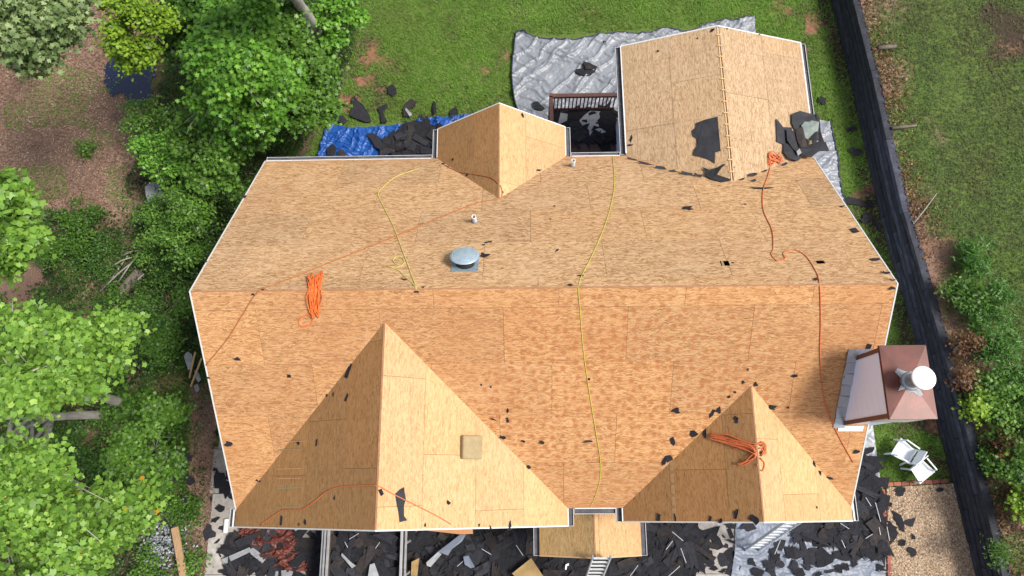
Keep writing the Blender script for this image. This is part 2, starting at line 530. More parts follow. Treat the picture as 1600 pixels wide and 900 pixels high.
def mat_leaf(name, stops, trans=.22, rough=.45):
    t = NT(name)
    at = t.n('Attribute', attribute_name='tint')
    c = t.ramp(at.outputs['Fac'], stops)
    nv = t.noise(t.world(), 14, 2)
    c = t.mix(1.0, c, t.ramp(nv, [(.3, (.86, .86, .86)), (.7, (1.08, 1.08, 1.08))]), 'MULTIPLY')
    t.out(c, rough, 0, .35)
    tr = t.n('BsdfTranslucent')
    t.l(c, tr.inputs[0])
    mx = t.n('MixShader')
    mx.inputs[0].default_value = trans
    t.l(t.b.outputs[0], mx.inputs[1])
    t.l(tr.outputs[0], mx.inputs[2])
    o = t.t.nodes['Material Output']
    t.l(mx.outputs[0], o.inputs[0])
    return t.m
M['leaf_tulip'] = mat_leaf('tulip_tree_leaf', [(0, (0.027, 0.061, 0.007)), (.45, (0.138, 0.282, 0.036)), (.8, (0.227, 0.397, 0.060)), (.975, (0.353, 0.521, 0.104)), (1, (0.541, 0.282, 0.016))])
M['leaf_bright'] = mat_leaf('bright_green_leaf', [(0, (0.025, 0.066, 0.007)), (.5, (0.121, 0.303, 0.030)), (1, (0.243, 0.449, 0.056))])
M['leaf_lime'] = mat_leaf('yellow_green_leaf', [(0, (0.039, 0.081, 0.005)), (.5, (0.195, 0.335, 0.022)), (1, (0.332, 0.478, 0.050))])
M['leaf_silver'] = mat_leaf('silvery_maple_leaf', [(0, (0.028, 0.049, 0.013)), (.5, (0.166, 0.248, 0.084)), (1, (0.352, 0.432, 0.191))])
M['leaf_dark'] = mat_leaf('dark_undergrowth_leaf', [(0, (0.010, 0.027, 0.004)), (.5, (0.048, 0.122, 0.016)), (1, (0.105, 0.220, 0.028))], .25)
M['leaf_mid'] = mat_leaf('green_shrub_leaf', [(0, (0.012, 0.035, 0.004)), (.5, (0.066, 0.159, 0.017)), (1, (0.133, 0.255, 0.032))], .3)
M['leaf_shrub'] = mat_leaf('shrub_leaf', [(0, (0.024, 0.061, 0.008)), (.5, (0.087, 0.198, 0.023)), (1, (0.189, 0.341, 0.046))])
M['leaf_cedar'] = mat_leaf('feathery_green_sprig', [(0, (0.013, 0.046, 0.005)), (.5, (0.066, 0.182, 0.022)), (1, (0.121, 0.263, 0.035))], .3)
M['leaf_brown'] = mat_leaf('rusty_brown_leaf', [(0, (.05, .022, .012)), (.5, (.14, .065, .03)), (1, (.27, .15, .06))], .2)
M['leaf_dry'] = mat_leaf('fallen_dry_leaf', [(0, (0.078, 0.046, 0.033)), (.5, (0.221, 0.143, 0.104)), (.85, (0.390, 0.286, 0.215)), (1, (0.585, 0.494, 0.403))], .05, .85)
M['blade'] = mat_leaf('grass_blade', [(0, (0.177, 0.175, 0.053)), (.3, (0.141, 0.244, 0.038)), (.7, (0.177, 0.351, 0.044)), (1, (0.301, 0.507, 0.077))], .3, .7)
M['blade_dry'] = mat_leaf('dull_grass_blade', [(0, (0.156, 0.134, 0.072)), (.35, (0.144, 0.181, 0.072)), (.7, (0.126, 0.208, 0.060)), (1, (0.180, 0.296, 0.072))], .2, .8)
M['gravel'] = mat_leaf('tan_gravel_stone', [(0, (0.130, 0.086, 0.054)), (.4, (0.340, 0.229, 0.145)), (.8, (0.501, 0.366, 0.254)), (1, (0.661, 0.531, 0.418))], 0.0, .85)
M['chip'] = mat_leaf('pale_ash_shard', [(0, (0.070, 0.077, 0.091)), (.5, (0.238, 0.259, 0.287)), (1, (0.434, 0.455, 0.483))], 0.0, .8)

def mat_water():
    t = NT('dark_pool_water')
    t.bump(t.noise(t.world(), 3, 3), .08, .02)
    t.out((.012, .02, .05), .06, 0, .6)
    return t.m
M['water'] = mat_water()

# ------------------------------------------------------------------ mass geometry: leaves, blades, stones
def mesh_np(name, V, F, m, tint=None, parent=None, origin=(0, 0, 0), smooth=False):
    """V (n,k,3): n faces of k own vertices, or V (m,3) with F (n,k) indices"""
    me = bpy.data.meshes.new(name)
    if F is None:
        n, k, _ = V.shape
        F = np.arange(n * k).reshape(n, k)
        V = V.reshape(-1, 3)
    n, k = F.shape
    V = V - np.array(origin)
    me.vertices.add(len(V))
    me.vertices.foreach_set('co', V.astype(np.float32).ravel())
    me.loops.add(n * k)
    me.loops.foreach_set('vertex_index', F.astype(np.int32).ravel())
    me.polygons.add(n)
    me.polygons.foreach_set('loop_start', (np.arange(n) * k).astype(np.int32))
    me.update(calc_edges=True)
    if tint is not None:
        a = me.attributes.new('tint', 'FLOAT', 'FACE')
        a.data.foreach_set('value', np.clip(tint, 0, 1).astype(np.float32))
    if smooth:
        me.polygons.foreach_set('use_smooth', np.ones(n, bool))
    me.materials.append(m)
    ob = bpy.data.objects.new(name, me)
    return link(ob, parent, origin)

LEAF = {
    'tulip': np.array([(0, 0), (.30, .10), (.50, .30), (.33, .48), (.42, .86), (.08, .74), (-.08, .74), (-.42, .86), (-.33, .48), (-.50, .30), (-.30, .10)]),
    'oval': np.array([(0, 0), (.26, .25), (.27, .6), (0, 1), (-.27, .6), (-.26, .25)]),
    'maple': np.array([(0, 0), (.5, .12), (.28, .36), (.52, .70), (.15, .62), (0, 1), (-.15, .62), (-.52, .70), (-.28, .36), (-.5, .12)]),
    'sprig': np.array([(0, 0), (.07, .3), (.16, .38), (.05, .55), (.10, .75), (0, 1), (-.10, .75), (-.05, .55), (-.16, .38), (-.07, .3)]),
    'blade': np.array([(-.07, 0), (.07, 0), (0, 1)]),
}
def leaf_faces(C, N, size, shape, rng, fold=.25, droop=.25):
    """one n-gon per leaf at C with facing N"""
    n = len(C)
    N = N / (np.linalg.norm(N, axis=1, keepdims=True) + 1e-9)
    A = rng.normal(size=(n, 3))
    T = np.cross(N, A)
    T /= np.linalg.norm(T, axis=1, keepdims=True) + 1e-9
    B = np.cross(N, T)
    o = LEAF[shape]
    x, y = o[:, 0], o[:, 1] - .45
    s = (size * rng.uniform(.65, 1.3, n))[:, None, None]
    z = -fold * np.abs(x) - droop * (y + .1) ** 2
    return C[:, None, :] + s * (x[None, :, None] * T[:, None, :] + y[None, :, None] * B[:, None, :] + z[None, :, None] * N[:, None, :])

def clustered(blobs, n_twig, per, spread, rng, shell=.55, flat=1.0):
    """twigs spread through the outer part of ellipsoid blobs, leaves round each twig.  blobs: (x,y,z,rx,ry,rz)"""
    W = np.array([b[3] * b[4] for b in blobs])
    W = W / W.sum()
    idx = rng.choice(len(blobs), n_twig, p=W)
    B = np.array(blobs)[idx]
    d = rng.normal(size=(n_twig, 3))
    d /= np.linalg.norm(d, axis=1, keepdims=True)
    d[:, 2] = np.where(d[:, 2] < -.35, -d[:, 2], d[:, 2])
    r = shell + (1 - shell) * rng.random(n_twig) ** .7
    lump = 1 + .28 * np.sin(d[:, 0] * 5 + B[:, 0] * 3) * np.cos(d[:, 1] * 6 + B[:, 1] * 2)
    T = B[:, :3] + d * B[:, 3:6] * (r * lump)[:, None]
    k = rng.poisson(per, n_twig) + 2
    ti = np.repeat(np.arange(n_twig), k)
    off = rng.normal(size=(len(ti), 3)) * spread
    off[:, 2] *= .55 * flat
    C = T[ti] + off
    N = .75 * np.array([0, 0, 1.0]) + .55 * d[ti] + .42 * rng.normal(size=(len(ti), 3))
    N[:, 2] = np.abs(N[:, 2])
    twig_t = rng.random(n_twig)
    tint = .62 * twig_t[ti] ** .8 + .38 * rng.random(len(ti))
    return C, N, tint, T

def crown(parent, blobs, m, n_twig, per, leaf, shape, rng, spread=.16, shell=.5, name='crown', yellow=0):
    sub = []
    for b in blobs:
        for k in range(int(rng.integers(4, 7))):
            d = rng.normal(size=3)
            d /= np.linalg.norm(d)
            q = rng.uniform(.45, 1.05)
            s = rng.uniform(.28, .52)
            sub.append((b[0] + d[0] * b[3] * q, b[1] + d[1] * b[4] * q, b[2] + d[2] * b[5] * q * 1.5, b[3] * s, b[4] * s, b[5] * s * .6))
    C, N, tint, T = clustered(sub, n_twig, per, spread, rng, shell)
    tint = tint * .96
    if yellow:
        tint[rng.random(len(tint)) < yellow] = 1.0
    V = leaf_faces(C, N, leaf, shape, rng)
    c = np.mean(np.array(blobs)[:, :3], axis=0)
    return mesh_np(name, V, None, m, tint, parent, tuple(c)), T

def limbs(parent, base, fork, blobs, r0, m, rng, name='trunk', twigs=None):
    """tapered trunk with limbs out to the crown's lumps"""
    mb = MB()
    base, fork = Vector(base), Vector(fork)
    pts = []
    n = 7
    for i in range(n + 1):
        t = i / n
        p = base.lerp(fork, t)
        p += Vector((rng.normal(), rng.normal(), 0)) * .05 * math.sin(math.pi * t)
        pts.append(p)
    rad = [r0 * (1.25 if i == 0 else 1) * (1 - .45 * i / n) for i in range(n + 1)]
    mb.tube(pts, rad, 10)
    for b in blobs:
        e = Vector(b[:3])
        s = pts[int(rng.integers(4, n + 1))]
        mid = s.lerp(e, .5) + Vector((0, 0, .12 * (e - s).length))
        q = smooth_path([s, mid, e], 4)
        mb.tube(q, [r0 * .42 * (1 - .8 * i / (len(q) - 1)) for i in range(len(q))], 6)
        for k in range(5):
            a = Vector(q[int(rng.integers(len(q) // 2, len(q)))])
            d = Vector(rng.normal(size=3)) * .5
            d.z = abs(d.z) * .6
            tip = e + Vector((d.x * b[3], d.y * b[4], d.z * b[5])) * 1.2
            mb.tube([a, a.lerp(tip, .5) + Vector((0, 0, .05)), tip], [r0 * .12, r0 * .08, r0 * .03], 4)
    return mb.build(name, m, parent, base, smooth=True)

# ------------------------------------------------------------------ ground
def region(pix, z=0.0):
    return [(P(x, y, z).x, P(x, y, z).y) for x, y in pix]

WOOD = region([(560, -40), (560, 40), (545, 110), (520, 170), (490, 215), (470, 260), (520, 500), (420, 620), (345, 640), (328, 760), (325, 960), (-60, 960), (-60, -40)])
LITTER = region([(-60, -30), (170, -30), (200, 60), (250, 130), (215, 220), (190, 300), (215, 330), (120, 350), (60, 380), (-60, 400)])
LITTER2 = region([(0, 380), (90, 390), (140, 450), (100, 500), (-40, 520)])
EARTH_S = region([(300, 600), (335, 600), (340, 760), (320, 900), (290, 900), (300, 760)])
WALL_H = 1.08
BASE_PX = [(1284, -60), (1297, 0), (1325, 110), (1350, 225), (1366, 300), (1388, 390), (1411, 468), (1436, 560), (1458, 640), (1478, 715), (1500, 805), (1523, 905), (1540, 985)]
wall_line = [Vector((p[0], p[1], 0)) for p in smooth_path([P(x, y, 0)[:2] for x, y in BASE_PX], 6)]
wl = np.array([(p.x, p.y) for p in wall_line])
def wall_x(y):
    o = np.argsort(wl[:, 1])
    return np.interp(y, wl[o, 1], wl[o, 0])

def axis(lo, hi, step, far):
    a = list(np.arange(lo, hi + 1e-6, step))
    l = [-far, -far * .5, -far * .25, lo - 8, lo - 3]
    r = [hi + 3, hi + 8, far * .25, far * .5, far]
    return np.array(l + a + r)

def cover_weights(X, Y, upper):
    gr = np.zeros(X.shape); cl = np.zeros(X.shape); li = np.zeros(X.shape)
    if not upper:
        wood = in_poly_np(X, Y, WOOD)
        lit = in_poly_np(X, Y, LITTER) | in_poly_np(X, Y, LITTER2) | in_poly_np(X, Y, EARTH_S)
        n1 = fbm(X, Y, .55, 3)
        n2 = fbm(X, Y, .22, 5)
        gr[:] = .66 + .7 * (fbm(X, Y, .9, 9) - .45)
        gr = np.where(wood, .15 + .5 * n1, gr)
        gr = np.where(lit, -.1 + .55 * (fbm(X, Y, 1.1, 8) - .42), gr)
        li = np.where(wood, .25 + .5 * n2, 0)
        li = np.where(lit, .9, li)
        cl = np.where(wood, -.2, .3 * n1)
        # bare clay patches in the rear lawn and along the wall
        for (px, py, r, a) in ((790, 95, .8, .9), (755, 128, .7, .8), (548, 150, .8, .8), (545, 188, 1.0, .9), (1235, 40, 1.2, .6), (1275, 60, .7, .8), (1232, 12, .9, .7),
                               (1345, 280, .8, .7), (1275, 130, .7, .6), (1455, 690, .9, 1.0), (1400, 560, .5, .5), (600, 110, 1.2, .45), (580, 90, .9, .5), (670, 150, .9, .4), (800, 170, .7, .6), (700, 60, 1.2, .3), (1330, 330, .6, .6)):
            c = P(px, py, 0)
            g = np.exp(-((X - c.x) ** 2 + (Y - c.y) ** 2) / (r * r * .8)) * a * np.clip(3.2 * (fbm(X, Y, 2.6, 21, 4) - .36), 0, 1.2) * .62
            cl = cl + g
            gr = gr - g * .75
        near = X > wall_x(Y) - .35
        gr = np.where(near, gr - .25, gr)
    else:
        d = X - wall_x(Y)
        n = fbm(X, Y, .5, 12)
        gr = np.clip((d - .2) / 2.2, 0, 1) * .34 + 1.5 * (n - .45) + .8 * (fbm(X, Y, 1.7, 4) - .42) + .26
        li = np.clip(1.0 - (d - .3) / 2.6, 0, 1) * .8 + .5 * fbm(X, Y, .8, 6)
        cl = .35 * fbm(X, Y, .35, 2) + .45 * np.clip(fbm(X, Y, .6, 31) - .5, 0, 1) * 2
    return gr, cl, li

def grid_sheet(name, xs, ys, zfun, upper, keep=None):
    X, Y = np.meshgrid(xs, ys)
    Z = zfun(X, Y)
    nx, ny = len(xs), len(ys)
    V = np.stack([X, Y, Z], -1).reshape(-1, 3)
    i = np.arange(nx * ny).reshape(ny, nx)
    F = np.stack([i[:-1, :-1], i[:-1, 1:], i[1:, 1:], i[1:, :-1]], -1).reshape(-1, 4)
    if keep is not None:
        K = keep(X, Y)
        k = (K[:-1, :-1] & K[:-1, 1:] & K[1:, 1:] & K[1:, :-1]).ravel()
        F = F[k]
    o = mesh_np(name, V, F, M['ground'], None, None, (0, 0, 0), smooth=True)
    gr, cl, li = cover_weights(X, Y, upper)
    a = o.data.attributes.new('cover', 'FLOAT_COLOR', 'POINT')
    c = np.stack([gr, cl, li, np.ones(X.shape)], -1).reshape(-1, 4)
    a.data.foreach_set('color', np.clip(c, 0, 1).astype(np.float32).ravel())
    return o
def ground_z(X, Y):
    return .05 * (fbm(X, Y, .6, 40) - .5) * np.where(np.abs(X) < 300, 1, 0) - .02
g = grid_sheet('ground', axis(-22, 16, .2, 400), axis(-7, 20, .2, 400), ground_z, False)
tag(g, kind='structure')
# raised yard behind the timber wall: rows follow the wall
tt = np.concatenate([np.array([.12]), np.arange(.3, 9, .2), [12, 20, 60, 385]])
ysu = axis(-7, 20, .2, 400)
TT, YU = np.meshgrid(tt, ysu)
XU = np.clip(wall_x(YU), -50, 50) + TT
ZU = WALL_H - .06 + .08 * (fbm(XU, YU, .6, 44) - .5) + .02 * np.minimum(TT, 9)
Vu = np.stack([XU, YU, ZU], -1).reshape(-1, 3)
iu = np.arange(TT.size).reshape(TT.shape)
Fu = np.stack([iu[:-1, :-1], iu[:-1, 1:], iu[1:, 1:], iu[1:, :-1]], -1).reshape(-1, 4)
gu = mesh_np('upper_yard', Vu, Fu, M['ground'], smooth=True)
gr_, cl_, li_ = cover_weights(XU, YU, True)
au = gu.data.attributes.new('cover', 'FLOAT_COLOR', 'POINT')
au.data.foreach_set('color', np.clip(np.stack([gr_, cl_, li_, np.ones(XU.shape)], -1).reshape(-1, 4), 0, 1).astype(np.float32).ravel())
tag(gu, kind='structure')
def upper_z(x, y):
    return WALL_H - .04 + .02 * min(max(x - float(wall_x(y)), 0), 9)

# concrete drive and side path, water of the woodland pool
mb = MB()
drive = region([(330, 800), (1384, 800), (1390, 960), (322, 960)])
slabs_x = [P(x, 850, 0).x for x in (325, 500, 680, 860, 1030, 1178, 1386)]
drive_root = empty('driveway', ((slabs_x[0] + slabs_x[-1]) / 2, -3, 0))
tag(drive_root, kind='structure')
for a, b in zip(slabs_x[:-1], slabs_x[1:]):
    for y0, y1 in ((-.45, -2.62), (-2.63, -6.5)):
        mb = MB()
        mb.box(a + .006, b - .006, y1, y0, -.06, .035)
        mb.build('concrete_slab', M['concrete'], drive_root, bevel=.008)
path_root = empty('side_path', (-6.4, 2, 0))
tag(path_root, kind='structure')
for k in range(4):
    y1 = -.44 + k * 1.25
    mb = MB()
    x0, x1 = P(325, 800, 0).x + .02 * k, -5.9
    mb.box(x0 + .1 * k, x1, y1 + .005, y1 + 1.245, -.06, .03)
    mb.build('concrete_slab', M['concrete'], path_root, bevel=.008)
wpix = [(163, 128), (168, 100), (188, 88), (225, 80), (246, 92), (240, 118), (236, 150), (222, 172), (205, 160), (190, 146), (176, 150)]
wp = smooth_path([P(x, y, 0)[:2] for x, y in wpix + wpix[:1]], 5)[:-1]
mb = MB()
mb.poly([(p[0] + .06 * random.uniform(-1, 1), p[1] + .06 * random.uniform(-1, 1), .022) for p in wp], [tuple(range(len(wp)))])
tag(mb.build('pool_water', M['water']), kind='structure')

# ------------------------------------------------------------------ house: roof slopes with their sheathing boards
xL, xR, yR, zR = -6.59, 7.043, 3.509, 7.80
yB, zB, yF, zF = 7.714, 4.778, -.69, 4.573
KF, KB = (zR - zF) / (yR - yF), (zR - zB) / (yB - yR)
house = empty('house', (.2, 3.5, 0), 'house with its roof stripped to bare orange and tan sheathing boards', 'house')
SLOPES = []
def clip_rect(poly, u0, u1, v0, v1):
    def cl(pts, f, inter):
        out = []
        for i in range(len(pts)):
            a, b = pts[i - 1], pts[i]
            ia, ib = f(a), f(b)
            if ib:
                if not ia: out.append(inter(a, b))
                out.append(b)
            elif ia: out.append(inter(a, b))
        return out
    def ix(c, k):
        def g(a, b):
            t = (c - a[k]) / (b[k] - a[k])
            return (a[0] + (b[0] - a[0]) * t, a[1] + (b[1] - a[1]) * t)
        return g
    for f, g in ((lambda p: p[0] >= u0, ix(u0, 0)), (lambda p: p[0] <= u1, ix(u1, 0)), (lambda p: p[1] >= v0, ix(v0, 1)), (lambda p: p[1] <= v1, ix(v1, 1))):
        if len(poly) < 3: return []
        poly = cl(poly, f, g)
    return poly
def area2(p):
    return .5 * abs(sum(p[i - 1][0] * p[i][1] - p[i][0] * p[i - 1][1] for i in range(len(p))))

def slope(key, plan, plane, U, eave_pt, mname, label, skip=None, holes=(), stag=0.0, rafters=True, boards=True):
    """plan: outline in plan; plane z=ax+by+c; U: unit plan vector along the eave"""
    a, b, c = plane
    U = Vector((U[0], U[1], 0)).normalized()
    g2 = Vector((a, b))
    V = Vector((a / g2.length, b / g2.length, g2.length)).normalized()
    N = U.cross(V)
    if N.z < 0: N = -N
    O = Vector((eave_pt[0], eave_pt[1], a * eave_pt[0] + b * eave_pt[1] + c))
    def loc(x, y):
        q = Vector((x, y, a * x + b * y + c)) - O
        return (q.dot(U), q.dot(V))
    poly = [loc(x, y) for x, y in plan]
    S = dict(key=key, plan=plan, plane=plane, U=U, V=V, N=N, O=O, poly=poly)
    SLOPES.append(S)
    us = [p[0] for p in poly]; vs = [p[1] for p in poly]
    # rafters under the boards
    mb = MB()
    u = math.floor(min(us) / .61) * .61 + .12
    n = 0
    while u < max(us):
        xs = []
        for i in range(len(poly)):
            p, q = poly[i - 1], poly[i]
            if (p[0] - u) * (q[0] - u) < 0:
                xs.append(p[1] + (q[1] - p[1]) * (u - p[0]) / (q[0] - p[0]))
        xs.sort()
        for k in range(0, len(xs) - 1, 2):
            if xs[k + 1] - xs[k] > .3:
                A = O + U * u + V * (xs[k] + .06) - N * .09
                B = O + U * u + V * (xs[k + 1] - .12) - N * .09
                mb.bar(A, B, .045, .13, up=N)
                n += 1
        u += .61
    S['ob'] = mb.build('roof_slope', M['rafter'], house)
    S['ob']['label'] = label
    r = 0
    v = min(vs) - .0
    while v < max(vs) - .02:
        off = stag + (1.22 if r % 2 else 0.0) + .13 * ((r * 7) % 3)
        u = math.floor(min(us) / 2.44) * 2.44 - off
        while u < max(us):
            gap = .0028
            pc = clip_rect(poly, u + gap, u + 2.44 - gap, v + gap, v + 1.22 - gap)
            u0 = u
            u += 2.44
            if len(pc) < 3 or area2(pc) < .004: continue
            cu = sum(p[0] for p in pc) / len(pc); cv = sum(p[1] for p in pc) / len(pc)
            cw = O + U * cu + V * cv
            if skip and all(skip(O + U * p[0] + V * p[1]) for p in pc + [(cu, cv)]): continue
            pieces = [pc]
            for (hu0, hu1, hv0, hv1) in holes:
                if hu1 > u0 and hu0 < u0 + 2.44 and hv1 > v and hv0 < v + 1.22:
                    nx = []
                    for q in pieces:
                        nx += [clip_rect(q, -99, hu0, -99, 99), clip_rect(q, hu1, 99, -99, 99), clip_rect(q, hu0, hu1, -99, hv0), clip_rect(q, hu0, hu1, hv1, 99)]
                    pieces = [q for q in nx if len(q) > 2]
            mb = MB()
            mb.uv = []
            lift = random.uniform(-.001, .0025)
            tilt = random.uniform(-.0012, .0012)
            for q in pieces:
                pts = [O + U * p[0] + V * p[1] + N * (lift + tilt * (p[0] - cu)) for p in q]
                ar = sum(q[i - 1][0] * q[i][1] - q[i][0] * q[i - 1][1] for i in range(len(q)))
                up = U.cross(V).z > 0
                if (ar > 0) != up:
                    pts.reverse(); q = q[::-1]
                mb.prism(pts, -N * .012)
                mb.uv += list(q) * 2
            if boards:
                mb.build('sheathing_board', M[mname], S['ob'], cw)
        v += 1.22
        r += 1
    return S

RG = .012     # half slot at a ridge
PF = (0, KF, zR - KF * yR)
PB = (0, -KB, zR + KB * yR)
def hit_plane(S, px, py): return on_plane(px, py, S)
def uvbox(plane, O, U, V, pix):
    q = []
    for x, y in pix:
        w = on_plane(x, y, plane) - O
        q.append((w.dot(U), w.dot(V)))
    return (min(a[0] for a in q), max(a[0] for a in q), min(a[1] for a in q), max(a[1] for a in q))

xg1, zg1, xg1r, yG1e, yG1p = -2.842, 7.37, .832, -1.06, -.95
xg2, zg2, xg2l, yG2e, yG2p = 4.52, 6.455, 2.032, -.975, -.885
xd, zd, xdl, xdr, yde = -.637, 5.915, -2.243, .985, 8.526
xs_, zs_, xsl, xsr, yse, zse = 4.804, 5.557, 2.489, 7.153, 10.827, 4.768
yi1 = yR - (zR - zg1) / KF
yi2 = yR - (zR - zg2) / KF
yid = yR + (zR - zd) / KB
yis = yR + (zR - zs_) / KB
tri1 = [(xL, yF), (xg1, yi1), (xg1r, yF)]
tri2 = [(xg2l, yF), (xg2, yi2), (xR, yF)]
tri3 = [(xdl, yB), (xd, yid), (xdr, yB)]
tri4 = [(xsl, yB), (xs_, yis), (xsr, yB)]
# rear holes (dark square openings) measured on the slope
Ob = Vector((xL, yB, zB)); Ub = Vector((1, 0, 0)); Vb = Vector((0, -1, KB)).normalized()
holes = [uvbox(PB, Ob, Ub, Vb, [(1125, 407), (1138, 407), (1139, 415), (1127, 415)]), uvbox(PB, Ob, Ub, Vb, [(1272, 407), (1287, 407), (1288, 412), (1273, 412)])]
S_front = slope('front', [(xL, yF), (xR, yF), (xR, yR - RG), (xL, yR - RG)], PF, (1, 0), (xL, yF), 'osb_front', 'front slope of weathered orange sheathing',
                skip=lambda w: in_poly(w.x, w.y, tri1) or in_poly(w.x, w.y, tri2))
S_rear = slope('rear', [(xL, yB), (xL, yR + RG), (xR, yR + RG), (xR, yB)], PB, (1, 0), (xL, yB), 'osb_rear', 'rear slope of tan sheathing with two square openings',
               skip=lambda w: in_poly(w.x, w.y, tri3) or in_poly(w.x, w.y, tri4), holes=holes, stag=.4)
k1w = (zg1 - zF) / (xg1 - xL); k1e = (zg1 - zF) / (xg1r - xg1)
S_g1w = slope('g1w', [(xL, yG1e), (xg1 - RG, yG1p), (xg1 - RG, yi1), (xL, yF)], (k1w, 0, zF - k1w * xL), (0, 1), (xL, yG1e), 'osb_gable_shade', 'shaded west slope of the larger front gable')
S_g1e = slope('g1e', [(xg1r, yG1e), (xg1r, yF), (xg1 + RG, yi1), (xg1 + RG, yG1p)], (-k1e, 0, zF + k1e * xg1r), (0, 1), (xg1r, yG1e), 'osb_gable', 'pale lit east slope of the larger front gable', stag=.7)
k2w = (zg2 - zF) / (xg2 - xg2l); k2e = (zg2 - zF) / (xR - xg2)
S_g2w = slope('g2w', [(xg2l, yG2e), (xg2 - RG, yG2p), (xg2 - RG, yi2), (xg2l, yF)], (k2w, 0, zF - k2w * xg2l), (0, 1), (xg2l, yG2e), 'osb_gable_shade', 'shaded west slope of the smaller front gable')
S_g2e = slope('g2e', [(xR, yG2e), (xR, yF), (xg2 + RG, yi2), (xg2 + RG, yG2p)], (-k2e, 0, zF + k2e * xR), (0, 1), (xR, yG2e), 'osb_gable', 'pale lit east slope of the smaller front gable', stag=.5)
kdw = (zd - zB) / (xd - xdl); kde = (zd - zB) / (xdr - xd)
S_dw = slope('dw', [(xdl, yde), (xdl, yB), (xd - RG, yid), (xd - RG, yde + .05)], (kdw, 0, zB - kdw * xdl), (0, 1), (xdl, yde), 'osb_gable_shade', 'west slope of the rear gable')
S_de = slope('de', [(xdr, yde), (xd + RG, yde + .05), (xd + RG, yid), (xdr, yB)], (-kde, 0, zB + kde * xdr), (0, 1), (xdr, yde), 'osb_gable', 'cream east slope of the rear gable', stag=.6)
ksw = (zs_ - zse) / (xs_ - xsl); kse = (zs_ - zse) / (xsr - xs_)
RS = .032
yse_v = yR + (zR - zse) / KB
S_sw = slope('sw', [(xsl, yse), (xsl, yse_v), (xs_ - RS, yis), (xs_ - RS, yse)], (ksw, 0, zse - ksw * xsl), (0, 1), (xsl, yse), 'osb_sunroom', 'west slope of the low rear wing')
S_se = slope('se', [(xsr, yse), (xs_ + RS, yse), (xs_ + RS, yis), (xsr, yse_v)], (-kse, 0, zse + kse * xsr), (0, 1), (xsr, yse), 'osb_sunroom', 'east slope of the low rear wing', stag=.5)
# porch
zpe, zpr = 2.95, 3.62
pxl, pxr, pxm = P(843, 868, zpe).x, P(1003, 868, zpe).x, P(930, 872, zpr).x
pyf, pyb = P(843, 868, zpe).y, -.28
pyp = P(930, 872, zpr).y
kpw = (zpr - zpe) / (pxm - pxl); kpe = (zpr - zpe) / (pxr - pxm)
S_pw = slope('pw', [(pxl, pyf), (pxm - .02, pyp), (pxm - .02, pyb), (pxl, pyb)], (kpw, 0, zpe - kpw * pxl), (0, 1), (pxl, pyf), 'osb_porch', 'west slope of the little entrance porch')
S_pe = slope('pe', [(pxr, pyf), (pxr, pyb), (pxm + .02, pyb), (pxm + .02, pyp)], (-kpe, 0, zpe + kpe * pxr), (0, 1), (pxr, pyf), 'osb_gable', 'east slope of the little entrance porch')

def roof_at(px, py, lift=0.0):
    """first roof surface met at a pixel: point, slope"""
    best = None
    for S in SLOPES:
        w = on_plane(px, py, S['plane'])
        if in_poly(w.x, w.y, S['plan']):
            if best is None or w.z > best[0].z: best = (w, S)
    if best is None: return None, None
    return best[0] + best[1]['N'] * lift, best[1]

# ridge boards: narrow timbers lying in the ridge slots
def ridge_board(a, b, m, w=.035, h=.05, drop=.03):
    mb = MB()
    mb.bar(Vector(a) - Vector((0, 0, drop)), Vector(b) - Vector((0, 0, drop)), w, h)
    return mb.build('ridge_board', m, house)
ridge_board((xL + .02, yR, zR), (xR - .02, yR, zR), M['redwood'], .03, .06, .036)
ridge_board((xg1, yG1p + .01, zg1), (xg1, yi1, zg1), M['redwood'], .035, .06, .034)
ridge_board((xg2, yG2p + .01, zg2), (xg2, yi2, zg2), M['redwood'], .03, .06, .036)
ridge_board((xd, yde, zd), (xd, yid, zd), M['redwood'], .03, .06, .034)
ridge_board((xs_, yse - .005, zs_), (xs_, yis, zs_), M['lumber'], .034, .08, .056)
ridge_board((pxm, pyp + .01, zpr), (pxm, pyb, zpr), M['redwood'], .035, .06, .03)
for i in range(13):     # pale tabs bridging the open ridge slot of the wing
    y = yis + .25 + i * (yse - yis - .35) / 12.5
    mb = MB()
    mb.box(xs_ - .05, xs_ + .05, y - .016, y + .016, zs_ - .008, zs_ + .012)
    mb.build('ridge_tab', M['lumber'], house)

# white metal drip edges and rake trim
def trim(a, b, out, m='white_trim', w=.028, h=.06, name='drip_edge', lift=.006):
    """strip along an edge a-b, set outwards"""
    a, b = Vector(a), Vector(b)
    o = Vector(out).normalized()
    mb = MB()
    d = (b - a).normalized()
    up = Vector((0, 0, 1))
    up = (up - d * up.dot(d)).normalized()
    o = (o - d * o.dot(d)).normalized()
    mb.obox((a + b) / 2 + o * (w / 2 - .012) - up * (h / 2 - lift), d * (b - a).length / 2, o * w / 2, up * h / 2)
    return mb.build(name, M[m], house)
W, E_, N_, S_ = (-1, 0, 0), (1, 0, 0), (0, 1, 0), (0, -1, 0)
trim((xL, yB, zB), (xL, yR, zR), W); trim((xL, yG1e, zF - KF * (yF - yG1e)), (xL, yR, zR), W)
trim((xR, yB - .2, zB + .2 * KB), (xR, yR, zR), E_)
trim((xR, yG2e, zF - KF * (yF - yG2e)), (xR, yR, zR), E_)
trim((xL, yG1e, zF), (xg1, yG1p, zg1), S_); trim((xg1r, yG1e, zF), (xg1, yG1p, zg1), S_)
trim((xg2l, yG2e, zF), (xg2, yG2p, zg2), S_); trim((xR, yG2e, zF), (xg2, yG2p, zg2), S_)
trim((xdl, yde, zB), (xd, yde + .05, zd), N_); trim((xdr, yde, zB), (xd, yde + .05, zd), N_)
